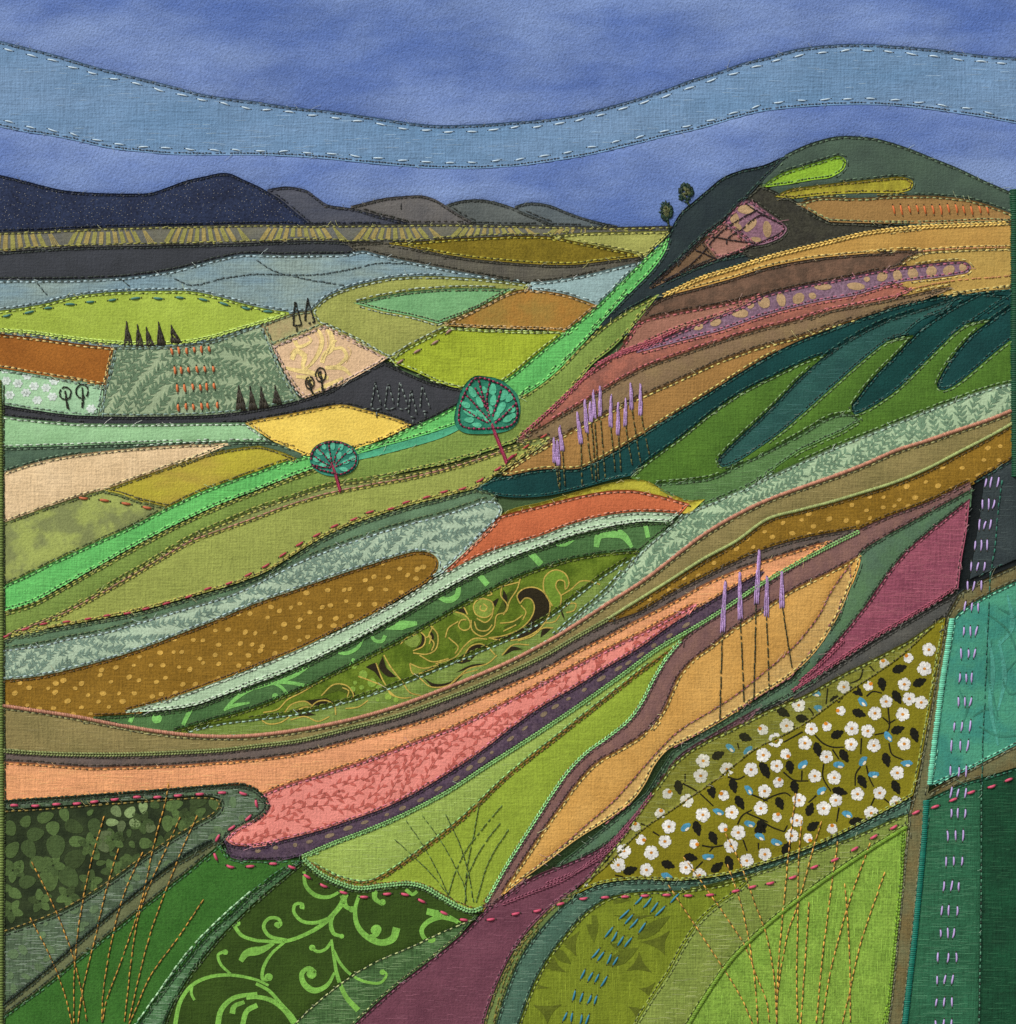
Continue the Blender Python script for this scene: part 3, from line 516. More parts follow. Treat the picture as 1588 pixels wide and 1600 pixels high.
# the textile panel
panel = bpy.data.objects.new('textile_panel', None)
panel.empty_display_size = .05
col.objects.link(panel)
panel.location = (0, 0, BASE_Z)
panel['label'] = 'stitched textile landscape of appliqued fields, hills and sky hung on wall'
panel['category'] = 'textile art'
lo = world_of(-11, FOOT - 1, -3.5); hi = world_of(1598, -15, -3.5)
board = add('backing_board', box_mesh('backing_board', (lo[0], S * 3.4, lo[2]), (hi[0], WALL_Y - .0004, hi[2]), cloth((70, 96, 58), name='backing_cloth')), panel, 'green cloth covered board behind the patches')

def cut_patch(i, p):
    P = p['poly']
    # even spacing, no doubled points
    keep = np.hypot(*(np.roll(P, -1, axis=0) - P).T) > .8
    P = P[keep]
    x, y = P[:, 0], P[:, 1]
    area = .5 * np.sum(x * np.roll(y, -1) - np.roll(x, -1) * y)
    if area < 0: P = P[::-1]                      # clockwise on the picture (y down): inside lies to the right of travel
    t, nrm = frame_of(np.vstack([P[-1:], P, P[:1]])); t, nrm = t[1:-1], nrm[1:-1]
    p['poly'], p['nrm'] = P, nrm
    inner = lab_at(P + nrm * 2.6) == i
    p['exposed'] = inner
    vis = LAB == i
    near = blur(vis.astype(float), 3) > 0
    near &= p['own']
    step = 5.0
    jj, ii = np.nonzero(near)
    if not len(jj): return None
    xa, xb = GX0 + ii.min() * G, GX0 + ii.max() * G; ya, yb = GY0 + jj.min() * G, GY0 + jj.max() * G
    gx, gy = np.meshgrid(np.arange(xa, xb + step, step), np.arange(ya, yb + step, step * .87))
    gx[1::2] += step / 2
    pts = np.stack([gx.ravel(), gy.ravel()], 1)
    ci = np.clip(((pts[:, 0] - GX0) / G).astype(int), 2, NX - 3); cj = np.clip(((pts[:, 1] - GY0) / G).astype(int), 2, NY - 3)
    ok = near[cj, ci]
    for dx, dy in ((2, 0), (-2, 0), (0, 2), (0, -2)): ok &= p['own'][cj + dy, ci + dx]
    pts = pts[ok]
    n = len(P)
    vs = [Vector((a, -b)) for a, b in np.vstack([P, pts])]
    vc, ed, fc, ov, oe, of = delaunay_2d_cdt(vs, [(k, (k + 1) % n) for k in range(n)], [], 1, 1e-3)
    XY = np.array([(v.x, -v.y) for v in vc])
    bnd = np.array([any(q < n for q in o) for o in ov])
    src = np.array([min(o) if o else -1 for o in ov])
    h = surf(XY[:, 0], XY[:, 1])
    hidden = lab_at(XY) != i
    isb = bnd & (src >= 0)
    hidden[isb] = ~inner[src[isb]]
    ii = np.clip(((XY[:, 0] - GX0) / G).astype(int), 0, NX - 1); jj = np.clip(((XY[:, 1] - GY0) / G).astype(int), 0, NY - 1)
    h = np.where(hidden, h - np.where(SEAM_D[jj, ii] < 5, 1.3, 3.5), h)
    h = np.where(isb & ~hidden, h + .7, h)
    T = np.array([f for f in fc if len(f) == 3])
    if not len(T): return None
    T = T[~hidden[T].all(1)]
    # turned edge
    pos = {int(s): k for k, s in enumerate(src) if bnd[k]}
    V = [world_of(XY[:, 0], XY[:, 1], h)]
    quads = []; base = len(XY); low = []; lowi = {}
    for k in range(n):
        a, b = k, (k + 1) % n
        if inner[a] and inner[b] and a in pos and b in pos:
            for q in (a, b):
                if q not in lowi:
                    lowi[q] = base + len(low)
                    c = P[q] - nrm[q] * .5
                    low.append((c[0], c[1], h[pos[q]] - 4.5))
            quads.append((pos[b], pos[a], lowi[a], lowi[b]))
    if low:
        low = np.array(low); V.append(world_of(low[:, 0], low[:, 1], low[:, 2]))
    V = np.vstack(V)
    return mesh_np(p['name'], V, [T, np.array(quads, int).reshape(-1, 4)], [p['mat']])

OBJ = {}
for i, p in enumerate(PT):
    p['mat'] = cloth(p['c'], p['c2'], name=p['name'] + '_cloth', **p['fab'])
    me = cut_patch(i, p)
    if me is None: continue
    OBJ[p['key']] = add(p['name'], me, panel, p['label'])

# ------------------------------------------------------------------ machine stitching
class Rows:
    """many little stitches gathered into one sewn row"""
    def __init__(self): self.a, self.b, self.w, self.c, self.up = [], [], [], [], []
    def put(self, a, b, w, c, up=0.0):
        self.a.append(a); self.b.append(b); self.w.append(w); self.c.append(c); self.up.append(up)
    def mesh(self, name):
        if not self.a: return None
        A, B = np.array(self.a, float), np.array(self.b, float); W = np.array(self.w); C = np.array(self.c, float); U = np.array(self.up)
        D = B - A; Ln = np.maximum(np.hypot(D[:, 0], D[:, 1]), 1e-6); D = D / Ln[:, None]; N = np.stack([-D[:, 1], D[:, 0]], 1)
        n = len(A); V = np.zeros((n, 4, 4, 3)); ts = (0, .22, .78, 1); ws = (.55, 1, 1, .55); hs = (-.75, .25, .25, -.75)
        for k, (t, wf, hh) in enumerate(zip(ts, ws, hs)):
            c = A * (1 - t) + B * t
            h0 = surf(c[:, 0], c[:, 1]) + U + hh * W
            for q, ang in enumerate((0, 60, 120, 180)):
                o = math.cos(math.radians(ang)) * W * .5 * wf; up = math.sin(math.radians(ang)) * W * .55 * wf
                xy = c + N * o[:, None]
                V[:, k, q] = world_of(xy[:, 0], xy[:, 1], h0 + up)
        idx = np.arange(n * 16).reshape(n, 4, 4)
        Q = np.stack([idx[:, :-1, :-1], idx[:, 1:, :-1], idx[:, 1:, 1:], idx[:, :-1, 1:]], -1).reshape(-1, 4)
        return mesh_np(name, V.reshape(-1, 3), [Q], [THREAD], dye=np.repeat(C, 16, 0))
lin_cache = {}
def L3(c): return np.array(lin(c))
def shade(c, amt=.12):
    return L3(mul(c, 1 + random.uniform(-amt, amt)))
ROWS = {k: Rows() for k in OBJ}

def sew(rows, path, c, dark, length=7.0, gap=3.4, w=2.1, off=0.0, closed=False, test=None, wob=.35, dots=.85, up=0.0):
    tot, at = walk(path, closed)
    s = random.uniform(0, length)
    while s + length < tot:
        ln = length * random.uniform(.85, 1.15)
        a, b = at(s), at(min(s + ln, tot))
        d = b - a; l = math.hypot(*d)
        if l > 1:
            nv = np.array([-d[1], d[0]]) / l
            m = (a + b) / 2
            if test is None or test(m, nv):
                o = nv * (off + random.uniform(-wob, wob))
                rows.put(a + o, b + o, w * random.uniform(.88, 1.12), shade(c), up)
                if random.random() < dots:
                    g0 = b + o - d / l * .9; g1 = g0 + d / l * (gap + 1.2) + nv * random.uniform(-.7, .7)
                    rows.put(g0, g1, w * .88, shade(mix(dark, c, .2), .25), up + .25)
        s += ln + gap * random.uniform(.8, 1.2)

for i, p in enumerate(PT):
    if p['key'] not in OBJ or not p['st']: continue
    P = p['poly']
    own = ROWS[p['key']]
    par = i - 1 if p['st'] == 2 else None
    def edge(m, nv, i=i):
        return -6 < m[0] < 1594 and lab_at(m + nv * 3.5) == i and lab_at(m - nv * 4.5) != i
    if par is None:
        sew(own, P, p['th'], p['dk'], off=3.4, closed=True, test=edge, w=2.15)
    else:
        sew(own, P, p['th'], p['dk'], off=1.2, closed=True, w=2.2, test=lambda m, nv: edge(m, nv) and lab_at(m - nv * 4.5) == par)
        sew(own, P, PT[par]['th'], p['dk'], off=3.6, closed=True, w=2.6, test=lambda m, nv: edge(m, nv) and lab_at(m - nv * 4.5) != par)
        continue
    # the neighbour's own row on the far side of the seam
    tot, at = walk(P, True)
    s = random.uniform(0, 8)
    while s + 9 < tot:
        ln = random.uniform(6.2, 8.4)
        a, b = at(s), at(s + ln); d = b - a; l = math.hypot(*d)
        if l > 1:
            nv = np.array([-d[1], d[0]]) / l; m = (a + b) / 2
            k = int(lab_at(m - nv * 6))
            if edge(m, nv) and k >= 0 and k != i and PT[k]['key'] in ROWS and PT[k]['st'] and PT[k]['key'] != 'sky' and lab_at(m - nv * 13) == k:
                o = -nv * (3.4 + random.uniform(-.4, .4))
                ROWS[PT[k]['key']].put(a + o, b + o, random.uniform(1.8, 2.2), shade(PT[k]['th']))
                if random.random() < .8:
                    g0 = b + o - d / l; ROWS[PT[k]['key']].put(g0, g0 + d / l * 4.0, 1.8, shade(mix(PT[k]['dk'], PT[k]['th'], .3), .25), .2)
        s += ln + random.uniform(2.6, 3.8)
# ------------------------------------------------------------------ printed motifs (flat dye lying on the cloth)
KEYS = [p['key'] for p in PT]
def allowed(keys): return np.array([IDX[k] for k in keys])
class Print:
    def __init__(self, keys, lift=.5, edge=2.0):
        self.V, self.F, self.n, self.ok, self.lift, self.edge = [], [], 0, allowed(keys), lift, edge
    def _push(self, xy, F):
        xy = np.asarray(xy, float)
        good = np.isin(lab_at(xy), self.ok)
        ii = np.clip(((xy[:, 0] - GX0) / G).astype(int), 0, NX - 1); jj = np.clip(((xy[:, 1] - GY0) / G).astype(int), 0, NY - 1)
        good &= SEAM_D[jj, ii] >= self.edge
        F = np.asarray(F)
        F = F[good[F].all(1)]
        if not len(F): return
        tri = F.shape[1]
        h = surf(xy[:, 0], xy[:, 1]) + self.lift
        self.V.append(world_of(xy[:, 0], xy[:, 1], h)); self.F.append((tri, F + self.n)); self.n += len(xy)
    def ribbon(self, path, w0, w1=None, wm=None):
        path = np.asarray(path, float); t, nn = frame_of(path)
        u = np.linspace(0, 1, len(path))
        w1 = w0 if w1 is None else w1
        w = np.interp(u, [0, 1], [w0, w1]) if wm is None else np.interp(u, [0, .5, 1], [w0, wm, w1])
        rows = [path + nn * (w * f)[:, None] for f in (-.5, -.17, .17, .5)]
        xy = np.stack(rows, 1).reshape(-1, 2)
        n = len(path); idx = np.arange(n * 4).reshape(n, 4)
        F = np.stack([idx[:-1, :-1], idx[:-1, 1:], idx[1:, 1:], idx[1:, :-1]], -1).reshape(-1, 4)[:, ::-1]
        self._push(xy, F)
    def blob(self, ring, c=None):
        ring = np.asarray(ring, float); c = ring.mean(0) if c is None else np.asarray(c, float)
        n = len(ring)
        mid = ring * .55 + c * .45
        xy = np.vstack([c, mid, ring])
        F = [(0, 1 + k, 1 + (k + 1) % n) for k in range(n)]
        for k in range(n):
            a, b = 1 + k, 1 + (k + 1) % n
            F += [(a, a + n, b + n), (a, b + n, b)]
        a = ring; area = np.sum(a[:, 0] * np.roll(a[:, 1], -1) - np.roll(a[:, 0], -1) * a[:, 1])
        F = np.array(F)
        if area > 0: F = F[:, ::-1]
        self._push(xy, F)
    def oval(self, x, y, rx, ry, ang=0, n=12, wob=.08):
        th = np.linspace(0, 2 * math.pi, n, endpoint=False); r = 1 + RNG.uniform(-wob, wob, n)
        a = math.radians(ang); ex, ey = rx * np.cos(th) * r, ry * np.sin(th) * r
        self.blob(np.stack([x + ex * math.cos(a) - ey * math.sin(a), y + ex * math.sin(a) + ey * math.cos(a)], 1), (x, y))
    def leaf(self, x, y, ln, w, ang, bend=0.0):
        t = np.array([0, .2, .45, .7, 1]); hw = np.array([0.05, .75, 1, .7, 0.02]) * w / 2
        a = math.radians(ang); d = np.array([math.cos(a), math.sin(a)]); nn = np.array([-d[1], d[0]])
        c = np.array([x, y]) + np.outer(t * ln, d) + np.outer(bend * np.sin(t * math.pi), nn)
        xy = np.vstack([c + nn * hw[:, None], c, c - nn * hw[:, None]])
        F = []
        for k in range(4):
            F += [(k, k + 1, k + 6, k + 5), (k + 5, k + 6, k + 11, k + 10)]
        self._push(xy, np.array(F))
    def poly(self, P):
        """any outline, filled"""
        n = len(P)
        x0, y0 = P.min(0); x1, y1 = P.max(0)
        gx, gy = np.meshgrid(np.arange(x0, x1, 5), np.arange(y0, y1, 5))
        q = np.stack([gx.ravel(), gy.ravel()], 1)
        vs = [Vector((a, -b)) for a, b in np.vstack([P, q])]
        vc, ed, fc, *_ = delaunay_2d_cdt(vs, [(k, (k + 1) % n) for k in range(n)], [], 1, 1e-3)
        xy = np.array([(v.x, -v.y) for v in vc])
        F = np.array([f for f in fc if len(f) == 3])
        if len(F): self._push(xy, F)
    def done(self, name, key, c, kind=None, label=None):
        if not self.V: return None
        f3 = [f for t, f in self.F if t == 3]; f4 = [f for t, f in self.F if t == 4]
        F = ([np.vstack(f3)] if f3 else []) + ([np.vstack(f4)] if f4 else [])
        return add(name, mesh_np(name, np.vstack(self.V), F, [ink(c)]), OBJ[key] if key in OBJ else panel, label, kind)

def scatter(key, pitch, jitter=.45):
    vis = np.argwhere(LAB == IDX[key])
    (j0, i0), (j1, i1) = vis.min(0), vis.max(0)
    out = []
    row = 0
    y = GY0 + j0 * G
    while y < GY0 + j1 * G + pitch:
        x = GX0 + i0 * G + (pitch / 2 if row % 2 else 0)
        while x < GX0 + i1 * G + pitch:
            q = (x + random.uniform(-jitter, jitter) * pitch, y + random.uniform(-jitter, jitter) * pitch)
            out.append(q); x += pitch
        y += pitch * .87; row += 1
    return out

# vineyard stripes
pa_, pb_ = Print(['strip'], edge=1.5), Print(['strip'], edge=1.5)
x = -6.0
while x < 1040:
    fan = ((x + 60) % 150) - 75
    ybot, ytop = 397 - x * .03, 356
    lean = fan * .30 if abs(fan) < 68 else fan * .34
    prt = pa_ if int(x / 13) % 2 else pb_
    if abs(fan) < 66:
        P = np.array([(x, ybot), (x - lean * .5, (ytop + ybot) / 2), (x - lean, ytop)])
        prt.ribbon(spline(P, 5), 8.0, 5.6)
        x += 13.2
    else:
        for k in range(4):
            q = x + k * 4.2
            prt.ribbon(spline(np.array([(q, ybot), (q - (q - x - 6) * .8 - lean * .8, ytop)]), 5), 2.0, 1.0)
        x += 17.5
pa_.done('printed_stripes', 'strip', (158, 156, 82), 'stuff')
pb_.done('printed_stripes', 'strip', (168, 152, 88), 'stuff')

# pale flecks in the navy mountain and the plum ribbon
pr = Print(['m1'])
for q in scatter('m1', 6.0):
    if random.random() < .5: pr.oval(q[0], q[1], random.uniform(.4, .9), random.uniform(.4, .7), n=5)
pr.done('printed_flecks', 'm1', (150, 150, 146), 'stuff')

# willow leaf prints
def sprays(key, c, pitch, leaf_ln, leaf_w, base, sway, step, berries=0.0, name='printed_leaves', seed=1):
    """curving sprays of leaves that follow one another over the cloth"""
    pr = Print([key], edge=1.0)
    ph = [random.uniform(0, 6.28) for _ in range(4)]
    def flow(x, y):
        return math.radians(base + sway * (math.sin(x / 41 + ph[0]) + math.sin(y / 33 + ph[1]) + .8 * math.sin((x + y) / 57 + ph[2])))
    for q in scatter(key, pitch, .22):
        x, y = q; path = [q]
        for _ in range(int(pitch * 1.5 / 3)):
            a = flow(x, y); x += 3 * math.cos(a); y += 3 * math.sin(a); path.append((x, y))
        P = np.array(path); pr.ribbon(P, 1.0, .6)
        side = random.choice((-1, 1)); k = 1.0
        while k < len(P) - 1:
            i_ = int(k); a = math.degrees(flow(*P[i_]))
            for s_ in ((side, -side) if berries == 0 else (side,)):
                pr.leaf(P[i_, 0], P[i_, 1], leaf_ln * random.uniform(.8, 1.1), leaf_w * random.uniform(.85, 1.1), a + s_ * random.uniform(32, 46), -s_ * .8)
            side = -side; k += step / 3
        if random.random() < berries:
            for _ in range(random.randint(4, 7)): pr.oval(P[-1, 0] + random.uniform(-7, 7), P[-1, 1] + random.uniform(-7, 7), 2.2, 2.2, 0, 7)
    pr.done(name, key, c, 'stuff')
sprays('g1', (106, 136, 104), 22, 13, 4.0, -35, 24, 9)
sprays('lb', (120, 150, 132), 19, 11, 3.4, -30, 24, 8)
sprays('ls', (116, 152, 120), 22, 12.5, 3.8, -45, 22, 9)

# yellow dots on ochre
for key in ('oc', 'oc2'):
    pr = Print([key], edge=4)
    for q in scatter(key, 23, .33):
        r = random.uniform(3.0, 4.6)
        pr.oval(q[0], q[1], r * 1.15, r * .9, random.uniform(-50, 10), n=10)
    pr.done('printed_dots', key, (206, 164, 70), 'stuff')
# tan ovals on purple
def ovals(key, data, c=(186, 154, 112), edge=1.5):
    for x, y, rx, ry, a in data:
        pr = Print([key], edge=edge); pr.oval(x, y, rx, ry, a, 16, .05); pr.done('printed_oval', key, c)
ovals('pn3', [(1166,327,13,7,0),(1148,341,7,10,-20),(1173,352,13,6,-45),(1199,358,7,13,-5),(1181,374,9,4,5),(1153,354,7,5,30)])
ovals('pud', [(1025,531,11,4,-15),(1046,522,5,3,-15),(1064,516,9,5,-15),(1090,509,9,7,0),(1119,504,9,5,-20),(1156,489,14,7,5),(1173,477,5,6,60),(1194,472,9,10,-40),(1221,468,7,11,-15),(1248,466,10,8,-40),(1270,462,6,5,20),(1286,448,14,5,0),(1338,447,14,6,5),(1355,436,5,4,0),(1379,432,9,7,-30),(1403,431,7,10,-15),(1427,427,8,9,-30),(1456,424,8,9,15),(1483,422,10,7,-30),(1505,418,6,7,0)])
tot, at = walk(line('395,1330 450,1322 500,1309 560,1289 620,1266 680,1236 740,1196 800,1152 860,1108 920,1072 980,1036 1040,996 1100,957'))
s = 8
fl = []
while s < tot:
    q = at(s); q2 = at(min(s + 4, tot)); a = math.degrees(math.atan2(*(q2 - q)[::-1]))
    fl.append((q[0], q[1] + random.uniform(-1, 2), random.uniform(3, 8), random.uniform(2, 3.6), a)); s += random.uniform(18, 40)
ovals('pu', fl, (136, 118, 94))

# white blossoms on mint
for u, v in ((38,1012),(110,1028),(168,980),(210,1045),(285,1055),(335,1012),(60,1100),(160,1085),(230,1132),(325,1110),(565,1185),(30,940)):
    pr = Print(['mf']); x, y = u / 3.97, 340 + v / 3.97
    for k in range(6): pr.oval(x + 4.6 * math.cos(k * 1.05), y + 3.8 * math.sin(k * 1.05), 3.4, 2.8, k * 60, 8)
    pr.oval(x, y, 4, 3.4, 0, 8)
    pr.done('printed_blossom', 'mf', (218, 234, 226))

# scrollwork
def strokes(keys, par, c, data, name='printed_scroll'):
    for item in data:
        pth, w0, w1, wm = (list(item) + [None, None])[:4] if len(item) < 4 else item
        pr = Print(keys, edge=1.2)
        P = line(pth, 3)
        pr.ribbon(P, w0, w1 if w1 is not None else w0, wm)
        pr.done(name, par, c)
def dots(keys, par, c, data, name='printed_dot'):
    for x, y, r in data:
        pr = Print(keys, edge=1.2); pr.oval(x, y, r, r * .95, 0, 14, .05); pr.done(name, par, c)
SC = (126, 190, 74)
strokes(['sd', 'sd2'], 'sd', SC, [
 ('400,1470 445,1471 476,1461 501,1447 518,1432 533,1414 541,1396', 5, 9, 6), ('448,1470 420,1462 412,1447 421,1435 435,1436 439,1445 433,1449', 6, 5), ('520,1433 493,1442 471,1439 459,1424 462,1413 473,1413 473,1421', 6, 5),
 ('522,1427 517,1444 522,1459 534,1463', 5, 5, 7), ('445,1472 423,1492 411,1515 411,1530 421,1530', 4, 6), ('475,1362 478,1384 493,1399 513,1402 537,1390', 5, 4, 7), ('536,1399 541,1417 551,1421', 10, 6),
 ('561,1399 555,1422 559,1447 574,1464 596,1473 614,1467 620,1450', 5, 12, 9), ('574,1464 588,1461 592,1452', 5, 9), ('586,1391 586,1404 598,1413', 9, 6), ('722,1445 702,1434 685,1434 667,1442 659,1454 664,1467 676,1471', 6, 6, 8),
 ('667,1424 690,1430 716,1440', 10, 5, 12), ('518,1468 523,1502 528,1527 541,1558 560,1579', 4, 9, 6), ('521,1485 533,1507 551,1525 574,1535 596,1535 604,1522 596,1517', 5, 4), ('518,1472 508,1484 496,1487 488,1482', 5, 5),
 ('523,1520 511,1540 491,1548 475,1537 472,1521 484,1513 493,1520', 4, 6, 10), ('400,1537 420,1548 440,1570 458,1590 466,1606', 5, 6), ('385,1560 400,1558 425,1564 445,1579 460,1600', 6, 9), ('273,1604 282,1565 300,1540 327,1527 360,1524 400,1531 420,1540', 7, 4),
 ('300,1540 299,1553 304,1563', 5, 4), ('360,1522 345,1507 341,1492 351,1487', 4, 5), ('376,1502 385,1490 410,1484 428,1474', 8, 5, 14), ('365,1445 378,1462 405,1471', 6, 5), ('340,1604 346,1578 365,1560 402,1553', 9, 6),
 ('363,1584 366,1573 382,1566', 9, 6), ('379,1602 386,1580 402,1571', 8, 8), ('634,1390 645,1398 652,1393', 6, 5)])
dots(['sd', 'sd2'], 'sd', SC, [(588,1453,8.5),(487,1522,8),(420,1527,6.5),(488,1481,5),(433,1445,4.5),(472,1417,4),(598,1410,5),(675,1468,6),(598,1519,4.5),(534,1463,4),(550,1421,5),(352,1488,4.5),(371,1443,5)])
strokes(['gs'], 'gs', (124, 196, 96), [
 ('208,1116 203,1129', 7), ('301,1102 292,1120 286,1133', 8, 6), ('402,1072 373,1088 350,1110', 5, 4, 7), ('390,1098 365,1103 350,1110', 3, 3, 6), ('485,1036 460,1054 430,1065 398,1075', 9, 4, 9), ('398,1076 438,1066 488,1073', 4, 5, 6), ('425,1066 440,1074 448,1084', 5, 5),
 ('521,1018 541,1021 559,1012 567,998', 4, 4, 6), ('553,1029 546,1043 529,1054', 4, 6, 9), ('579,991 586,1001 597,1002 602,993', 5, 6), ('602,981 627,977 652,974', 6, 6, 15), ('682,931 700,938 714,931 717,917', 6, 7, 10), ('748,897 762,914', 9), ('829,864 846,882', 10),
 ('866,851 883,851 897,843', 3, 4, 6), ('932,855 936,838 955,832 974,837 988,855', 8, 5, 17), ('1009,821 1013,840', 7)])
dots(['gs'], 'gs', (124, 196, 96), [(245,1123,8),(655,947,5),(507,1061,4),(430,1088,5)])

# paisley
def Z(s): return ' '.join(f'{560 + float(t.split(",")[0]) / 3.97:.1f},{820 + float(t.rstrip("!").split(",")[1]) / 3.97:.1f}' + ('!' if t.endswith('!') else '') for t in s.split())
GOLD, DARK = (196, 172, 76), (44, 38, 20)
for s_ in ('1003,490! 985,440 1020,400 1090,388 1150,418 1187,480 1182,560 1130,640 1050,692 960,716 870,714 808,702! 900,688 1000,648 1070,580 1092,510 1072,462 1035,455!',
           '566,532! 600,505 650,508 678,556! 635,540!', '378,658! 415,695 404,750 340,782! 388,735 394,690!', '670,805! 695,752 750,738 795,757! 725,772!', '45,882! 110,858 132,905 145,970! 100,912!', '152,816! 128,880 180,940 238,945! 172,885!',
           '900,812! 950,756 1022,772! 960,780!', '1130,700! 1145,645 1200,640! 1170,670!', '400,945! 470,985 560,978 680,900! 560,1010 460,1010!', '280,990! 310,1030 380,1055! 320,1050!', '1255,520! 1275,560 1280,590! 1262,560!', '830,480! 870,455 850,510!',
           '590,850! 640,862 690,845! 640,850!', '600,920! 700,870 800,860! 690,890!', '-330,1090! -290,1120 -150,1100! -200,1075!', '-440,1170! -350,1155 -260,1180! -350,1190!', '-60,1010! -20,1050 -40,1110! -30,1060!', '440,650! 470,690 455,740! 450,690!', '900,400! 925,450 915,510! 895,450!', '640,850! 700,800 740,800! 690,850!'):
    pr = Print(['pa', 'pa2'], edge=1.0, lift=.42); pr.poly(outline(Z(s_), 3)); pr.done('printed_paisley', 'pa', DARK)
pg = []
for s_, c in (('1205,505! 1150,400 1160,320 1220,280 1285,305 1307,370! 1285,400! 1278,350 1240,345 1225,380 1258,445 1250,520!', (116, 152, 44)), ('775,450! 835,480 838,540 790,578 728,556 712,500!', (130, 154, 56)), ('700,590! 705,650 770,692 840,640 862,570! 800,600!', (78, 98, 24)),
              ('855,560! 915,540 940,470 985,400! 930,420 890,480!', (74, 92, 22)), ('480,862! 600,822 660,750 720,705 800,710! 700,740 640,820 560,860!', (124, 146, 48)), ('440,620! 492,680 482,770 430,802! 460,740 450,680!', (80, 98, 26)), ('318,860! 400,890 500,868! 420,910 340,925!', (128, 148, 50)),
              ('-456,1163! -416,1115 -330,1095 -290,1120! -360,1130!', (132, 148, 52)), ('-230,1060! -150,990 -70,1000 -30,1060! -120,1030!', (74, 92, 24)), ('540,530! 600,542 660,562 692,600! 640,580!', (120, 146, 46)), ('1255,440! 1320,400 1380,350 1440,350! 1380,390!', (124, 150, 50)), ('160,812! 200,880 262,962! 230,950 180,890!', (128, 150, 52)),
              ('560,1000! 680,895 800,862! 720,920 640,980!', (134, 160, 76)), ('900,640! 960,600 1010,560! 1000,610 940,650!', (76, 96, 24)), ('600,640! 560,700 590,770! 640,720!', (84, 108, 24))):
    pr = Print(['pa', 'pa2'], edge=1.0, lift=.34); pr.poly(outline(Z(s_), 3)); pr.done('printed_paisley', 'pa', c)
for s_ in ('1003,490 985,440 1020,400 1090,388 1150,418 1187,480 1182,560 1130,640 1050,692 960,716 870,714 808,702', '808,702 900,688 1000,648 1070,580 1092,510 1072,462 1035,455 1003,490', '1205,505 1150,400 1160,320 1220,280 1285,305 1307,370 1285,400 1278,350 1240,345 1225,380 1258,445 1250,520',
           '1255,440 1320,400 1380,350 1440,350 1500,370', '775,455 830,480 835,540 790,575 730,555 715,500 750,460 790,460', '775,490 800,510 785,535 755,525 760,500', '700,590 705,650 770,692 840,640 860,560 915,540 940,470 985,400 1005,335', '735,580 790,605 830,565 835,520', '890,385 885,440 925,500 900,560',
           '720,600 740,650 800,655 830,620', '540,530 600,540 660,560 692,600 690,640 655,655 622,630 640,590 670,590', '570,530 600,505 650,508 678,556', '440,618 492,680 482,770 430,802 340,795', '465,630 438,690 470,735 455,780', '378,658 415,695 404,750 340,782', '420,700 450,690 440,740',
           '480,862 600,822 660,750 720,705 800,710', '640,850 690,760 750,738 800,757 850,808', '318,860 400,890 500,868', '318,860 340,925 420,910 500,880', '0,940 80,970 150,1000 230,1065', '158,808 200,880 262,962', '110,858 150,960 182,1012', '262,740 300,700 360,680', '182,1012 200,1050 280,1075 330,1070',
           '380,950 450,1005 560,995 680,895 800,862 860,810', '1270,520 1310,490 1350,490 1340,530 1290,545', '1150,610 1220,600 1250,560', '1110,660 1150,640 1210,640', '990,720 1080,690 1130,650', '890,810 960,745 1060,745', '860,390 940,370 1000,355', '790,400 830,430 800,440', '270,970 320,1040 390,1060', '560,1000 640,930 740,900',
           '-456,1163 -416,1115 -330,1095 -290,1120', '-590,1165 -500,1145 -440,1085 -360,1045 -260,985 -190,945', '-610,1205 -560,1235 -480,1225 -420,1185', '-300,1140 -260,1100 -200,1090 -150,1120 -140,1180', '-230,1060 -150,990 -70,1000 -30,1060 -60,1100', '-420,1210 -330,1190 -250,1220 -180,1190', '-380,1150 -320,1130 -260,1150', '60,1090 0,1130 -80,1140', '-100,1010 -60,1030 -70,1070', '380,810 460,850 560,830', '560,700 620,760 600,800', '620,600 560,640 540,700', '880,610 960,600 1020,560', '900,660 980,620', '1010,500 1040,540 1020,590'):
    pr = Print(['pa', 'pa2'], edge=1.0, lift=.6); pr.ribbon(line(Z(s_), 3), 2.0); pr.done('printed_gold_line', 'pa', GOLD)
for x, y, r in ((30,930,28),(85,980,28),(20,1010,15),(60,1035,13),(130,1015,22),(185,1065,22),(235,1085,18),(120,1085,13),(-20,980,13),(-35,1020,18),(-25,880,16),(25,1060,12)):
    pr = Print(['pa', 'pa2'], edge=1); pr.oval(560 + x / 3.97, 820 + y / 3.97, r / 3.97, r / 3.97, 0, 12, .04); pr.done('printed_dot', 'pa', (134, 170, 62))
pr = Print(['pa', 'pa2'], edge=1); pr.oval(560 + 335 / 3.97, 820 + 715 / 3.97, 13, 11); pr.done('printed_dot', 'pa', (130, 156, 62))

# cream scrolls on the peach diamond
def D(s): return ' '.join(f'{400 + float(t.split(",")[0]) / 3.97:.1f},{340 + float(t.split(",")[1]) / 3.97:.1f}' for t in s.split())
strokes(['pd'], 'pd', (246, 220, 140), [
 (D('240,760 262,800 305,790 345,760 322,735'), 6.5, 2.2, 5.0), (D('385,690 412,760 390,840 340,910 295,945'), 5.0, 3.6, 6.5), (D('445,690 470,740 465,815 425,850 410,900'), 6.5, 6.5, 9.4), (D('222,880 250,828 300,858 292,925 325,950'), 7.2, 4.3, 8.6), (D('480,815 530,808 562,858 530,900 478,932'), 4.3, 2.9, 5.8),
 (D('185,930 240,945 330,960 450,995'), 4.3, 5.8, 8.6), (D('430,930 540,935 595,985'), 5.8, 3.6, 7.2), (D('340,1105 440,1050 540,995'), 5.8, 4.3, 11.5), (D('250,985 330,1000 350,1050'), 4.3, 4.3, 7.2), (D('500,760 470,790 440,850'), 2.9, 2.2, 3.6)], 'printed_cream_scroll')
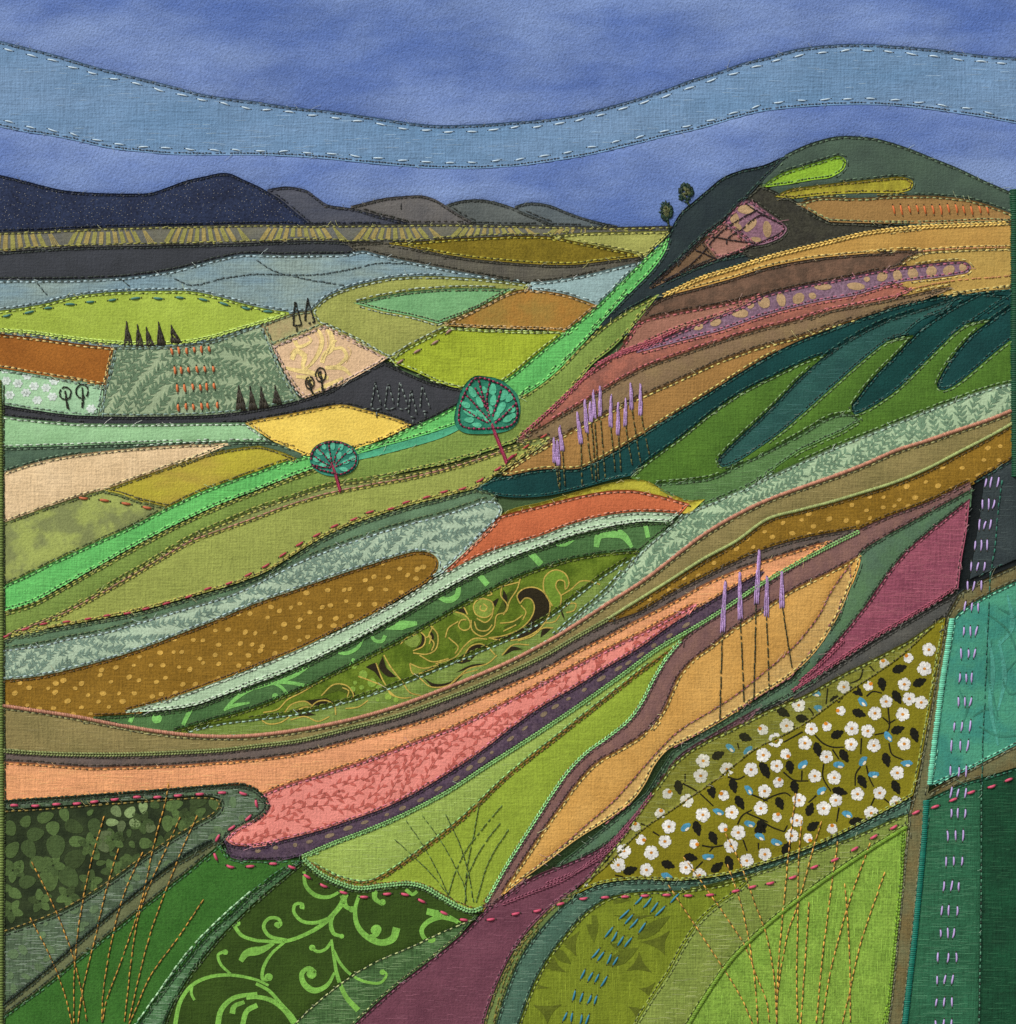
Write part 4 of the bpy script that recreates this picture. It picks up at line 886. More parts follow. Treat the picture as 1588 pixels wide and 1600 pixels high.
strokes(['pd'], 'pd', (232, 200, 130), [(D('430,700 445,760 440,820 405,890'), 1.2), (D('360,700 395,760 375,840 320,930'), 1.2), (D('570,800 590,830 560,900'), 1.2), (D('210,850 245,810 320,850'), 1.2)], 'printed_cream_line')

# red sprigs on coral
sprays('pf', (204, 102, 90), 25, 12, 4.8, -30, 20, 9, .3, 'printed_sprigs')

# blossoms on the dark batik
petals = [(722,1065,40,30,50),(808,1068,40,30,-50),(838,1138,38,26,15),(752,1160,40,26,100),(697,1132,40,24,0),(650,1210,48,28,-20),(640,1280,48,32,50),(220,1205,55,42,-15),(180,1300,62,44,65),(75,1300,58,40,-50),(60,1170,50,42,60),(160,1125,40,32,-60),
 (345,1285,75,58,90),(485,1250,58,34,0),(255,1395,75,46,20),(470,1355,75,55,-35),(305,1490,72,58,80),(430,1475,72,58,50),(328,1170,45,42,80),(460,1160,62,42,25),(400,1085,45,30,70),(282,1100,55,34,-20),(888,1040,40,28,90),(962,1024,32,26,30),(935,1165,34,32,0),(1040,1140,52,36,90),(1080,1025,58,34,-15),
 (1230,1000,55,40,0),(1335,1020,48,34,60),(170,1500,55,40,-15),(95,1575,45,32,30),(905,1262,42,34,0),(1080,1220,62,36,-10),(1160,1150,32,32,0),(800,1200,28,16,90),(820,1270,26,18,60),(120,1410,45,30,-70),(588,1165,60,40,80),(628,1383,32,17,-10),(745,1230,32,20,30),(590,1330,40,30,60),(780,1360,40,24,-20),(40,1540,36,26,0),(700,1330,22,14,30),(560,1070,24,16,-40),(1160,1085,22,16,80)]
petals += [(cx + 42 * math.cos(a0 + k * 1.257), cy + 42 * math.sin(a0 + k * 1.257), 36, 25, math.degrees(a0 + k * 1.257)) for cx, cy, a0 in ((70,1680,.3),(250,1620,.8),(420,1590,.2),(560,1500,1.1),(700,1430,.5),(1000,1290,.9),(880,1130,.1),(1210,1090,.7),(80,1430,.4),(560,1270,.9),(1120,1110,.2),(700,1240,.6),(330,1400,.1),(820,1390,.3)) for k in range(5)]
for k, (u, v, a, b, g) in enumerate(petals):
    pr = Print(['db'], edge=1.5)
    x, y = u / 3.97, 1000 + v / 3.97
    th = np.linspace(0, 2 * math.pi, 14, endpoint=False)
    f = 1 - .28 * np.cos(th)                 # petals are fuller at the outer end
    ex, ey = a / 3.97 * np.cos(th), b / 3.97 * np.sin(th) * f
    g = math.radians(g)
    pr.blob(np.stack([x + ex * math.cos(g) - ey * math.sin(g), y + ex * math.sin(g) + ey * math.cos(g)], 1), (x, y))
    pr.done('printed_petal', 'db', mul((132, 158, 100) if k < 7 or k in (22, 24) else (82, 108, 56), random.choice((.72, .84, .94, 1.04))))
# ghost blossoms seen through the organza
for q in scatter('gr', 24, .35):
    if random.random() < .6:
        pr = Print(['gr'], edge=4); pr.oval(q[0], q[1], random.uniform(5, 10), random.uniform(4, 8), random.uniform(0, 180)); pr.done('printed_petal', 'gr', (98, 126, 86))

# shadowy leaves on the olive print
def O(u, v): return 800 + u / 3.97, 1200 + v / 3.97
for u, v, a, b, g in ((500,980,105,38,85),(880,990,125,38,-35),(690,1170,110,42,-30),(310,1170,75,32,40),(690,1120,80,25,20),(640,820,90,25,0),(860,1010,60,20,0)):
    pr = Print(['op'], edge=3); x, y = O(u, v); pr.leaf(x - a / 3.97 * math.cos(math.radians(g)), y - a / 3.97 * math.sin(math.radians(g)), 2 * a / 3.97, 2 * b / 3.97, g); pr.done('printed_leaf', 'op', (96, 110, 26))
for tri in ('270,1090 420,1010 400,1170','800,1080 980,1010 950,1160','170,1260 260,1170 340,1270','710,1260 790,1140 870,1270','100,1390 150,1330 230,1365','130,1470 310,1465 220,1588','790,1370 890,1330 860,1440','720,1480 830,1480 770,1560','630,915 900,910 760,960'):
    P = np.array([O(*map(float, t.split(','))) for t in tri.split()])
    c = P.mean(0); ring = []
    for k in range(3):
        a, b = P[k], P[(k + 1) % 3]
        for t in (0, .33, .66): 
            m = a * (1 - t) + b * t; ring.append(m + (c - m) * (.28 if t else 0))
    pr = Print(['op'], edge=3); pr.blob(np.array(ring)); pr.done('printed_leaf', 'op', (94, 106, 26))

# swirls in the turquoise batik
for s_ in ('1545,960 1575,985 1590,1020', '1590,1030 1568,1060 1580,1085 1594,1080', '1520,1120 1545,1108 1560,1125', '1530,1135 1560,1150 1590,1150', '1550,1000 1545,1050 1560,1120', '1500,1080 1512,1105 1505,1130', '1560,950 1590,965'):
    pr = Print(['tq'], edge=3); pr.ribbon(line(s_), 2, 2, 4); pr.done('printed_swirl', 'tq', (56, 130, 108))
for s_ in ('1540,980 1552,1040 1548,1100 1560,1165', '1562,1000 1570,1060 1560,1110', '1575,930 1582,980 1560,1010'):
    pr = Print(['tq'], edge=3); pr.ribbon(line(s_), 3, 3, 8); pr.done('printed_swirl', 'tq', (76, 160, 142))

# daisies, buds, leaves and stems
DA = [(1188 + u / 3.97, 1000 + v / 3.97) for u, v in ((1047,60),(1020,178),(895,275),(925,365),(1000,388),(520,292),(782,382),(713,455),(885,462),(240,405),(165,533),(318,552),(570,550),(668,565),(95,622),(278,640),(565,648),(707,655),(895,645),(20,715),(412,725),(103,782),(340,845),(460,855),(852,825),(28,938),(605,957),(742,950),(242,995),(470,995),(395,1045),(5,1045),(228,1120),(690,1075),(845,1010),(197,1215),(30,1330))]
DA += [(800 + u / 3.97, 1000 + v / 3.97) for u, v in ((1187,750),(1335,802),(1172,843),(1485,805),(1085,998),(1185,1085),(1365,1070),(975,1158),(950,1250),(1405,1195),(865,1320),(695,1310),(1360,1278),(1458,1370),(660,1397),(835,1427),(1080,1412),(1165,1460),(430,1515))]
BU = [(1188 + u / 3.97, 1000 + v / 3.97) for u, v in ((920,112),(770,148),(672,285),(502,440),(415,538),(158,708),(113,885),(105,1100),(297,1228),(448,1172),(18,558))]
BU += [(800 + u / 3.97, 1000 + v / 3.97) for u, v in ((965,955),(1315,965),(920,1078),(770,1160),(800,1240),(1310,1165),(1130,1265))]
BLUE = [(1188 + u / 3.97, 1000 + v / 3.97) for u, v in ((365,425),(635,385),(795,600),(640,750),(265,772),(490,775),(910,765),(705,835),(380,935),(540,1080),(100,1255),(345,330))]
BLUE += [(800 + u / 3.97, 1000 + v / 3.97) for u, v in ((1355,670),(1465,685),(1470,930),(1280,1065),(1080,1160),(1475,1140),(1540,1220),(1215,1345),(960,1465))]
LV = [(1188 + u / 3.97, 1000 + v / 3.97, a) for u, v, a in ((865,178,-20),(990,262,-25),(757,275,80),(850,355,60),(615,455,20),(475,370,-20),(265,490,15),(145,450,30),(480,585,-25),(855,557,-20),(357,680,75),(523,720,60),(785,745,75),(35,820,65),(185,790,80),(215,915,75),(635,880,60),(845,915,65),(495,940,15),(123,1015,65),(310,1050,-70),(330,1155,-35),(600,315,40),(960,590,70),(10,1160,60),(600,1125,-10),(165,1290,-60))]
LV += [(800 + u / 3.97, 1000 + v / 3.97, a) for u, v, a in ((1450,605,20),(1280,715,-25),(1035,915,80),(1240,940,75),(1375,905,75),(1415,1010,60),(1150,1170,75),(1250,1230,65),(1545,1170,-30),(1110,1350,10),(970,1395,20),(735,1430,-20),(1275,1410,-40),(1350,1385,70),(575,1355,-30),(470,1460,-30),(1570,800,50))]
STEMS = [(1188, t) for t in ('660,350 700,320 755,330','795,420 795,560 710,590','795,510 760,480','795,520 840,495','630,610 625,710','800,640 820,710 890,745','340,590 390,640 450,665 520,665','450,680 490,740','395,770 390,850 440,940','145,820 210,870 300,875','260,810 258,870','20,1000 90,965 160,950 190,970','350,965 300,1010','0,1115 70,1160 150,1190','150,1190 170,1150','490,1040 475,1130','710,980 685,1035','770,985 800,1010','625,785 595,830 590,905','660,780 680,860 705,910','300,420 330,460 330,490','420,300 410,400','640,180 620,240 560,270','680,160 710,195','265,570 145,635','205,540 270,540')]
STEMS += [(800, t) for t in ('1060,890 1150,940 1250,1030','1340,850 1400,865 1445,845','1490,960 1588,1000','1400,1145 1430,1090 1490,1055','1460,1075 1588,1130','800,1140 860,1165','875,1190 915,1215','1180,1275 1240,1285 1310,1275','1250,1285 1225,1315','1435,1240 1460,1310','690,1470 640,1460','1185,1375 1140,1420','1075,830 1075,880','1400,640 1410,680','1530,1260 1530,1300')]
DK = ['dy', 'dy2']
def under(x, y, c):
    """the organza border dulls what lies beneath it"""
    veil = lab_at((x, y)) == IDX['dy2']
    return ('dy2', mix(c, (124, 126, 44), .14)) if veil else ('dy', c)
for x0, t in STEMS:
    P = np.array([(x0 + float(a) / 3.97, 1000 + float(b) / 3.97) for a, b in (q.split(',') for q in t.split())])
    m = P.mean(0); k, c = under(m[0], m[1], (32, 30, 16))
    pr = Print(DK, lift=.36); pr.ribbon(spline(P, 3), 2.6, 2.0); pr.done('printed_stem', k, c)
for x, y, a in LV:
    k, c = under(x, y, (26, 26, 16)); pr = Print(DK, lift=.42, edge=1.2)
    g = math.radians(a); ln = random.uniform(22, 26)
    t = np.linspace(0, 1, 9); hw = np.sin(t ** .8 * math.pi) * 6.6 + np.where(np.arange(9) % 2, .9, -.5) * (t > 0) * (t < 1)
    d = np.array([math.cos(g), math.sin(g)]); nn = np.array([-d[1], d[0]])
    cc = np.array([x, y]) + np.outer((t - .5) * ln, d)
    ring = np.vstack([cc + nn * hw[:, None], (cc - nn * hw[:, None])[::-1][1:-1]])
    pr.blob(ring, (x, y)); pr.done('printed_leaf', k, c)
def flower(x, y, r, name, heart, off=0.0):
    k, c = under(x, y, (230, 231, 225)); rot = random.uniform(0, 360)
    th = np.linspace(0, 2 * math.pi, 40, endpoint=False)
    rr = r * (1 - .30 * np.exp(-((((th * 5 / (2 * math.pi)) % 1) - .5) / .07) ** 2) + .05 * np.sin(th * 10 + 1) + .03 * np.sin(th * 3))
    a = th + math.radians(rot)
    pr = Print(DK, lift=.55, edge=1.2)
    pr.blob(np.stack([x + rr * np.cos(a), y + rr * np.sin(a)], 1), (x, y))
    o = pr.done(name, k, c)
    if o is None: return
    k2, c2 = under(x, y, heart); pr = Print(DK, lift=.75, edge=1.2)
    ao = random.uniform(0, 6.28)
    pr.oval(x + off * math.cos(ao), y + off * math.sin(ao), 2.6 + off * .12, 2.3 + off * .12, 0, 9)
    pr.done('flower_heart' if name == 'printed_daisy' else 'bud_tip', k, c2)
for x, y in DA: flower(x, y, random.uniform(10.0, 11.4), 'printed_daisy', (214, 140, 44))
for x, y in BU: flower(x, y, random.uniform(7.2, 8.6), 'printed_bud', (222, 136, 30), 5)
for x, y in BLUE:
    k, c = under(x, y, (76, 152, 186)); pr = Print(DK, lift=.42, edge=1.2); a = random.uniform(-60, 60)
    pr.oval(x, y, 9, 4.8, a, 12, .15); pr.done('printed_blue_bud', k, c)
    k, c = under(x, y, (236, 224, 196)); pr = Print(DK, lift=.55, edge=1.2); pr.oval(x + 2, y + 3.5, 4, 2, a, 8); pr.done('bud_tip', k, c)

# ------------------------------------------------------------------ embroidery by hand: every stitch its own
def floss_mesh(a, b, w, up=0.0):
    a, b = np.asarray(a, float), np.asarray(b, float); d = b - a; l = math.hypot(*d); d = d / l; nn = np.array([-d[1], d[0]])
    ts = np.array([0, .1, .3, .5, .7, .9, 1]); ws = np.array([.45, .8, 1, 1.05, 1, .8, .45]); hs = np.array([-.9, .1, .55, .65, .55, .1, -.9])
    bow = random.uniform(-.8, .8)
    V = []
    for t, wf, hh in zip(ts, ws, hs):
        c = a + d * l * t + nn * bow * math.sin(t * math.pi)
        h0 = float(surf(c[0], c[1])) + hh * w * .6 + up
        for ang in (0, 45, 90, 135, 180):
            q = c + nn * (math.cos(math.radians(ang)) * w * .5 * wf)
            V.append(world_of(q[0], q[1], h0 + math.sin(math.radians(ang)) * w * .5 * wf))
    idx = np.arange(35).reshape(7, 5)
    Q = np.stack([idx[:-1, :-1], idx[1:, :-1], idx[1:, 1:], idx[:-1, 1:]], -1).reshape(-1, 4)
    return np.array(V), Q
HOLE = {}
def hand(name, a, b, w, c, key=None, up=0.0):
    V, Q = floss_mesh(a, b, w, up)
    if key is None:
        k = int(lab_at((np.asarray(a, float) + np.asarray(b, float)) / 2)); key = PT[k]['key'] if k >= 0 else 'sky'
    add(name, mesh_np(name, V, [Q], [floss(c)]), OBJ.get(key, panel))
    rows = ROWS.get(key)
    if rows is not None:
        d = (np.asarray(b, float) - np.asarray(a, float)); d = d / math.hypot(*d)
        for e, s_ in ((np.asarray(a, float), -1), (np.asarray(b, float), 1)):
            rows.put(e - d * s_ * .4, e + d * s_ * 2.2, w * .62, shade((52, 50, 40), .3), -.2)
def dash_along(name, path, pitch, ln, w, c, key=None, off=0.0, start=None):
    tot, at = walk(path); s = pitch * .3 if start is None else start
    while s + ln < tot:
        l_ = ln * random.uniform(.88, 1.12); a, b = at(s), at(s + l_); d = (b - a) / max(1e-6, math.hypot(*(b - a))); nn = np.array([-d[1], d[0]])
        j = nn * (off + random.uniform(-.8, .8)); tilt = nn * random.uniform(-1.2, 1.2)
        hand(name, a + j - tilt, b + j + tilt, w, c, key)
        s += pitch * random.uniform(.93, 1.07)
def dash_at(name, centres, ln, w, c, key=None):
    C = np.array(centres, float)
    for k in range(len(C)):
        d = C[min(k + 1, len(C) - 1)] - C[max(k - 1, 0)]; d = d / math.hypot(*d)
        hand(name, C[k] - d * ln / 2, C[k] + d * ln / 2, w, c, key)

ce = PT[IDX['cloud']]['poly']
top = line('-4,72 40,84 75,92 110,103 150,115 190,125 230,134 270,145 310,155 350,162 400,170 470,177 560,189 640,201 720,206 760,204 800,199 850,196 900,189 950,176 1000,162 1040,150 1080,136 1120,122 1160,110 1200,98 1240,88 1290,81 1350,79 1400,82 1450,87 1500,93 1560,99 1590,101')
bot = line('-4,186 40,197 80,202 130,213 170,222 220,229 270,232 330,234 400,235 450,237 500,239 550,243 600,248 650,252 700,254 740,253 780,250 810,249 860,242 920,231 980,218 1040,204 1100,190 1150,175 1190,164 1240,158 1300,155 1360,154 1400,156 1450,161 1500,168 1550,176 1590,182')
dash_along('running_stitch', top, 35, 15.5, 2.3, (196, 216, 228), 'cloud')
dash_along('running_stitch', bot, 36.5, 15, 2.2, (190, 212, 226), 'cloud')
dash_along('running_stitch', line('-6,495 7,494 43,488 78,480 117,475 150,471 185,467 253,466 317,467 347,475 376,480 410,486 440,490'), 33.5, 15, 3.6, (70, 122, 112), 'l1')
dash_at('running_stitch', [(8,994),(40,983),(68,975),(104,972),(138,967),(167,962),(199,958),(228,951),(260,943),(295,932),(325,920),(358,911),(388,898),(415,884),(442,867),(468,850),(495,836),(523,822),(553,811),(578,800),(611,795),(635,785),(667,777),(694,768),(723,763),(750,750),(778,732)], 14.5, 3.3, (168, 62, 76), 'yg')
dash_at('running_stitch', [(803,712),(822,698),(850,681)], 13, 3, (168, 66, 60))
dash_at('running_stitch', [(130,778),(163,782),(197,787),(230,793)], 16, 4, (178, 98, 62), 'mp')
dash_at('running_stitch', [(625,565),(652,549),(680,535),(702,518)], 13, 3.6, (158, 124, 112), 'l2')
for y0, xs in ((547,(268,279,292,303,315,327)),(577,(273,283,295,308,320,333)),(605,(277,289,301,313,323,335)),(635,(279,291,302,315,325,340))):
    for k, x in enumerate(xs):
        y = y0 + (2.5 - k) * .6 + random.uniform(-1, 1); ln = random.uniform(9.5, 14); le = random.uniform(1, 3)
        hand('seed_stitch', (x - le / 2, y - ln / 2), (x + le / 2, y + ln / 2), 3.9, (206, 116, 66), 'g1')
for k in range(13):
    x = 1397 + k * 12.2; ln = random.uniform(12, 17); y = 327 + random.uniform(-1.5, 1.5)
    hand('seed_stitch', (x - 1.5, y - ln / 2), (x + 2, y + ln / 2), 3.0, (206, 110, 60), 'ts')
LIL = [(1541,1560,754),(1536,1553,788),(1531,1549,820),(1523,1543,852),(1518,1538,885),(1513,1533,915),(1508,1530,948),(1507,1527,986),(1503,1524,1021),(1499,1520,1059),(1497,1518,1097),(1491,1515,1135),(1488,1513,1166),(1486,1509,1206),(1486,1510,1239),(1486,1508,1271),(1482,1505,1306),(1480,1503,1346),(1476,1500,1385),(1473,1495,1423),(1471,1491,1458),(1467,1494,1496),(1465,1489,1531),(1463,1488,1566),(1462,1486,1601)]
for xa, xb, y in LIL:
    for k in range(3):
        x = xa + (xb - xa) * k / 2 + random.uniform(-1.2, 1.2); ln = random.uniform(14, 18.5); le = random.uniform(-4, 1)
        hand('lilac_stitch', (x - le / 2, y - ln / 2 + random.uniform(-1.5, 1.5)), (x + le / 2, y + ln / 2), 2.9, (178, 156, 210))
for x, y in ((999,1406),(1012,1411),(1023,1418),(1032,1424),(1055,1404),(976,1429),(983,1437),(991,1443),(1004,1450),(952,1457),(960,1464),(970,1471),(982,1473),(931,1490),(939,1495),(952,1499),(962,1502),(911,1523),(923,1527),(933,1529),(944,1534),(897,1556),(909,1559),(921,1562),(931,1563),(883,1589),(894,1590),(908,1593),(918,1594)):
    le = (1600 - y) / 200 * 6 + 2 + random.uniform(-1.5, 1.5); ln = random.uniform(14, 18)
    hand('blue_stitch', (x + le, y - ln / 2), (x - le, y + ln / 2), 3.0, (42, 120, 150), 'op')
dash_at('pink_stitch', [(22,1259),(55,1259),(88,1257),(120,1256),(147,1253),(179,1249),(214,1246),(246,1246),(278,1243),(312,1241),(347,1239),(380,1240),(401,1256),(388,1278),(362,1294),(340,1310),(337,1339),(360,1354),(391,1354),(427,1350),(456,1355),(480,1370),(506,1384),(537,1395),(569,1402),(605,1397),(633,1398),(659,1408),(694,1427),(725,1438),(767,1437),(806,1428),(840,1423),(876,1413),(912,1404),(946,1403),(977,1402),(1008,1400),(1042,1399),(1076,1400),(1110,1399),(1150,1393),(1176,1386),(1204,1380),(1239,1371),(1273,1355),(1305,1344),(1336,1327),(1366,1308),(1397,1293),(1432,1270),(1462,1261),(1490,1250),(1518,1238),(1550,1229),(1577,1219)], 14, 4.2, (196, 78, 106))

# ------------------------------------------------------------------ machine sewn lines, cords and satin edges
def part_rows(name, key, fill, label=None, kind='stuff'):
    r = Rows(); fill(r); me = r.mesh(name)
    if me is None: return None
    return add(name, me, OBJ.get(key, panel) if isinstance(key, str) or key is None else key, label, kind)
BLK = (36, 40, 34)
def sewn(key, path, c, dark=BLK, length=7.5, gap=3, w=2.2, name='stitched_line', **k):
    part_rows(name, key, lambda r: sew(r, line(path), c, dark, length, gap, w, **k))
def satin(rows, path, w, pitch, c, up=.9, lean=.25, taper=None):
    tot, at = walk(path); s = 0
    while s < tot:
        q, q2 = at(s), at(min(s + 1, tot)); q1 = at(max(s - 1, 0)); d = (q2 - q1) / max(1e-6, math.hypot(*(q2 - q1))); nn = np.array([-d[1], d[0]])
        ww = w * random.uniform(.92, 1.08)
        rows.put(q - nn * ww / 2 - d * lean * pitch, q + nn * ww / 2 + d * lean * pitch, pitch * 1.15, shade(c, .1), up)
        s += pitch * random.uniform(.95, 1.05)
def chain(rows, path, w, pitch, c, up=.7):
    tot, at = walk(path); s = 0
    while s + pitch < tot:
        a, b = at(s), at(s + pitch * 1.15); d = (b - a) / max(1e-6, math.hypot(*(b - a))); nn = np.array([-d[1], d[0]])
        for g in (-1, 1): rows.put(a + nn * g * w * .5, b + nn * g * .3, w * .42, shade(c, .13), up)
        s += pitch
sewn('yg', '4,994 90,962 150,931 200,903 250,873 300,845 350,826 400,808 460,786 520,769 580,757 650,744 720,726 790,703', (176, 128, 110), (124, 92, 84), 9, 2)
sewn('yg', '60,983 160,963 270,937 320,923 370,908 420,888 460,863 500,838 550,815 600,798 650,783 700,770 745,759 770,743 800,722 840,696', (176, 166, 84), (110, 100, 52), 5, 1.5)
sewn('b1', '55,438 66,452 80,468', (86, 104, 104)); sewn('b1', '185,432 205,450', (86, 104, 104)); sewn('b1', '258,424 275,436 300,445 350,434 400,428 440,429 500,428 550,420 590,411 640,412', (96, 116, 120))
sewn('b1', '395,402 430,424 470,434 540,446', (96, 116, 120))
sewn('m3', '500,322 560,329 600,338 640,347', (70, 70, 70)); sewn('m3', '626,311 627,330', (70, 70, 70)); sewn('m4', '728,345 724,356', (70, 74, 72))
for s_, c in (('1480,389 1440,392 1500,388 1580,386', (200, 140, 96)), ('1420,452 1480,440 1540,434 1580,431', (196, 140, 92))): sewn('gd2', s_, c, (160, 120, 84), 8, 2.5)
sewn('lf', '1062,1004 1000,1050 940,1097 870,1152 800,1207 720,1281 650,1335 600,1368 575,1379 545,1377 510,1363 482,1346', (128, 92, 34), (60, 48, 22), 8, 3, 2.8)
sewn('dk', '1567,748 1560,800 1556,850 1548,900 1546,940 1543,1000 1540,1080 1536,1160 1535,1230', (44, 106, 88), (22, 48, 42), 9, 3)
sewn('sb', '398,1388 360,1420 320,1458 285,1498 255,1540 230,1575 206,1608', (168, 206, 164), (96, 132, 96), 9, 3.5, 3)
sewn('yl', '870,1412 845,1440 815,1478 795,1515 780,1560 770,1604', (126, 116, 52), (84, 76, 36), 9, 4)
sewn('gr', '-2,1576 60,1526 110,1482 160,1438 210,1396 260,1355 310,1322 336,1310', (30, 48, 36), (26, 38, 30), 6, .6, 4.2)
sewn('gr', '-2,1252 60,1248 120,1244 200,1238 280,1232 340,1227 378,1225 398,1232 414,1247 421,1258 414,1271 396,1284', (26, 48, 30), (22, 36, 26), 6, .6, 3.6)
# cords
part_rows('satin_cord', 'kb', lambda r: satin(r, line('0,1102 60,1111 120,1120 180,1132 240,1142 300,1149 350,1151 400,1149 470,1140 550,1124 620,1104 680,1082 740,1058 800,1032 860,1000 890,982 950,943 1010,904 1060,865 1100,835 1150,805 1200,781 1260,759 1300,745 1350,726 1400,704 1450,688 1500,671 1550,654 1582,641'), 6.5, 2.6, (182, 130, 106)), 'pinkish tan satin stitched cord')
part_rows('satin_cord', 'oc2', lambda r: satin(r, line('952,966 1000,936 1050,905 1100,873 1150,846 1200,811 1250,797 1300,784 1350,769 1400,753 1450,732 1500,706 1550,680 1582,662'), 5.6, 2.6, (152, 166, 104)), 'pale sage satin stitched cord')
part_rows('satin_cord', 'gb', lambda r: chain(r, line('0,1173 60,1177 120,1179 200,1179 280,1176 350,1172 400,1166 470,1157 550,1137 620,1119 680,1098 740,1075 800,1049 850,1025 900,996 950,968'), 6.5, 4.6, (126, 138, 84)), 'moss green chain stitched cord')
part_rows('satin_cord', 'lf1', lambda r: (chain(r, line('472,1339 520,1318 560,1303 600,1287 640,1269 700,1237 760,1198 830,1153 890,1113 960,1064 1030,1013 1080,984 1130,953 1180,919 1230,889 1290,857 1346,829'), 6.0, 4.6, (126, 174, 104))), 'light green chain stitched cord')
part_rows('satin_cord', 'lf', lambda r: chain(r, line('475,1343 500,1365 530,1380 560,1388 600,1384 640,1381 665,1387 690,1402 715,1416 738,1424 755,1418'), 7, 4.6, (130, 180, 116)), 'light green chain stitched hem')
part_rows('satin_cord', 'pp', lambda r: chain(r, line('1064,1001 1040,1031 1020,1064 1005,1094 984,1124 954,1149 919,1174 889,1204 864,1239 844,1270 819,1309 794,1349 774,1384 757,1415'), 5, 6, (150, 212, 140)), 'mint green stitched edge')
part_rows('satin_edge', 'tq', lambda r: satin(r, line('1488,968 1482,1010 1474,1060 1466,1120 1459,1175 1453,1226'), 10, 3.2, (112, 200, 168)), 'bright aqua satin stitched edge')
part_rows('satin_edge', 'dk', lambda r: satin(r, line('1448,1252 1445,1300 1440,1360 1434,1420 1428,1480 1420,1550 1413,1612'), 11, 3.0, (18, 112, 94)), 'dark teal satin stitched edge')
part_rows('satin_edge', 'lr', lambda r: satin(r, line('1416,1293 1360,1328 1300,1368 1240,1412 1190,1454 1140,1504 1100,1562 1070,1612'), 6.5, 3.2, (112, 148, 46), lean=.8, up=.1), 'leaf green satin stitched edge')
part_rows('satin_edge', 'lr', lambda r: chain(r, line('1411,1300 1408,1380 1400,1460 1390,1560 1383,1612'), 6, 5, (106, 144, 44), up=.2), 'leaf green stitched edge')
part_rows('satin_edge', 'gd', lambda r: chain(r, line('1036,462 1070,446 1100,433 1150,418 1200,402 1250,389 1300,377 1350,365 1400,358 1450,354 1520,351 1578,348'), 6, 7, (226, 192, 104)), 'pale gold scalloped stitched edge')
part_rows('satin_edge', 'mp2', lambda r: [chain(r, line(s_), 5, 6, (132, 74, 92)) for s_ in ('1000,1268 960,1312 925,1345 880,1375 830,1395 780,1415', '985,1292 945,1335 900,1362 850,1382', '1020,1240 985,1285 950,1325')], 'maroon chain stitching at the narrow end')
part_rows('satin_edge', 'ma', lambda r: [chain(r, line(s_), 5, 6, (150, 76, 94)) for s_ in ('1238,1080 1300,1038 1360,998 1420,963 1470,933 1494,916', '1250,1066 1290,1030 1320,1000')], 'maroon chain stitched border')
part_rows('satin_edge', 'mv', lambda r: [chain(r, line(s_), 5, 6, (172, 88, 102)) for s_ in ('930,572 960,556 1000,543 1040,528', '935,568 970,550 1020,532 1060,514', '815,680 860,640 900,602 930,574')], 'rose chain stitching')
part_rows('satin_edge', 'l1', lambda r: [chain(r, line(s_), 5, 7, (186, 214, 110)) for s_ in ('0,516 50,519 100,526 150,532 190,535 240,536', '290,534 340,523 380,511 420,500 450,490')], 'pale lime stitched edge')
# bindings
part_rows('binding_edge', None, lambda r: satin(r, line('-3,596 -1,700 0,900 0,1100 1,1300 0,1450 0,1612'), 13, 4.2, (116, 136, 70), up=1.5, lean=.1), 'olive green overcast binding down the edge')
part_rows('binding_edge', None, lambda r: satin(r, line('1587,297 1588,420 1588,560 1589,700 1590,745'), 18, 3.4, (14, 74, 48), up=1.5, lean=.1), 'dark bottle green overcast binding down the edge')
part_rows('binding_edge', None, lambda r: satin(r, line('1594,745 1594,905'), 12, 3.4, (20, 50, 40), up=1.5, lean=.1), 'dark green overcast binding beside the charcoal patch')
sewn(None, '6,600 6,760 7,900 7,1050 8,1250 7,1450 7,1610', (60, 74, 40), (34, 40, 26), 4, 2.5, 2.4)

# ------------------------------------------------------------------ embroidered trees, lavender and grass
def raised(name, shape, c, c2, label=None, lift=2.6):
    P = outline(shape, 3); n = len(P)
    x0, y0 = P.min(0); x1, y1 = P.max(0)
    gx, gy = np.meshgrid(np.arange(x0, x1, 5), np.arange(y0, y1, 5)); q = np.stack([gx.ravel(), gy.ravel()], 1)
    vs = [Vector((a, -b)) for a, b in np.vstack([P, q])]
    vc, ed, fc, ov, *_ = delaunay_2d_cdt(vs, [(k, (k + 1) % n) for k in range(n)], [], 1, 1e-3)
    XY = np.array([(v.x, -v.y) for v in vc]); F = np.array([f for f in fc if len(f) == 3])
    cen = P.mean(0); sc_ = np.abs(P - cen).max(0)
    r = np.clip(1 - (((XY - cen) / sc_) ** 2).sum(1), 0, 1)
    h = surf(XY[:, 0], XY[:, 1]) * .3 + lift + 1.2 * r
    V = world_of(XY[:, 0], XY[:, 1], h)
    src = {min(o): k for k, o in enumerate(ov) if o and min(o) < n}
    low = world_of(P[:, 0], P[:, 1], np.full(n, -1.0)); ids = [src[k] for k in range(n)]
    area = np.sum(P[:, 0] * np.roll(P[:, 1], -1) - np.roll(P[:, 0], -1) * P[:, 1])
    Q = [((ids[(k + 1) % n], ids[k], len(V) + k, len(V) + (k + 1) % n) if area > 0 else (ids[k], ids[(k + 1) % n], len(V) + (k + 1) % n, len(V) + k)) for k in range(n)]
    return add(name, mesh_np(name, np.vstack([V, low]), [F, np.array(Q)], [cloth(c, c2, 14, soft=.1)]), panel, label), lambda x, y: 0
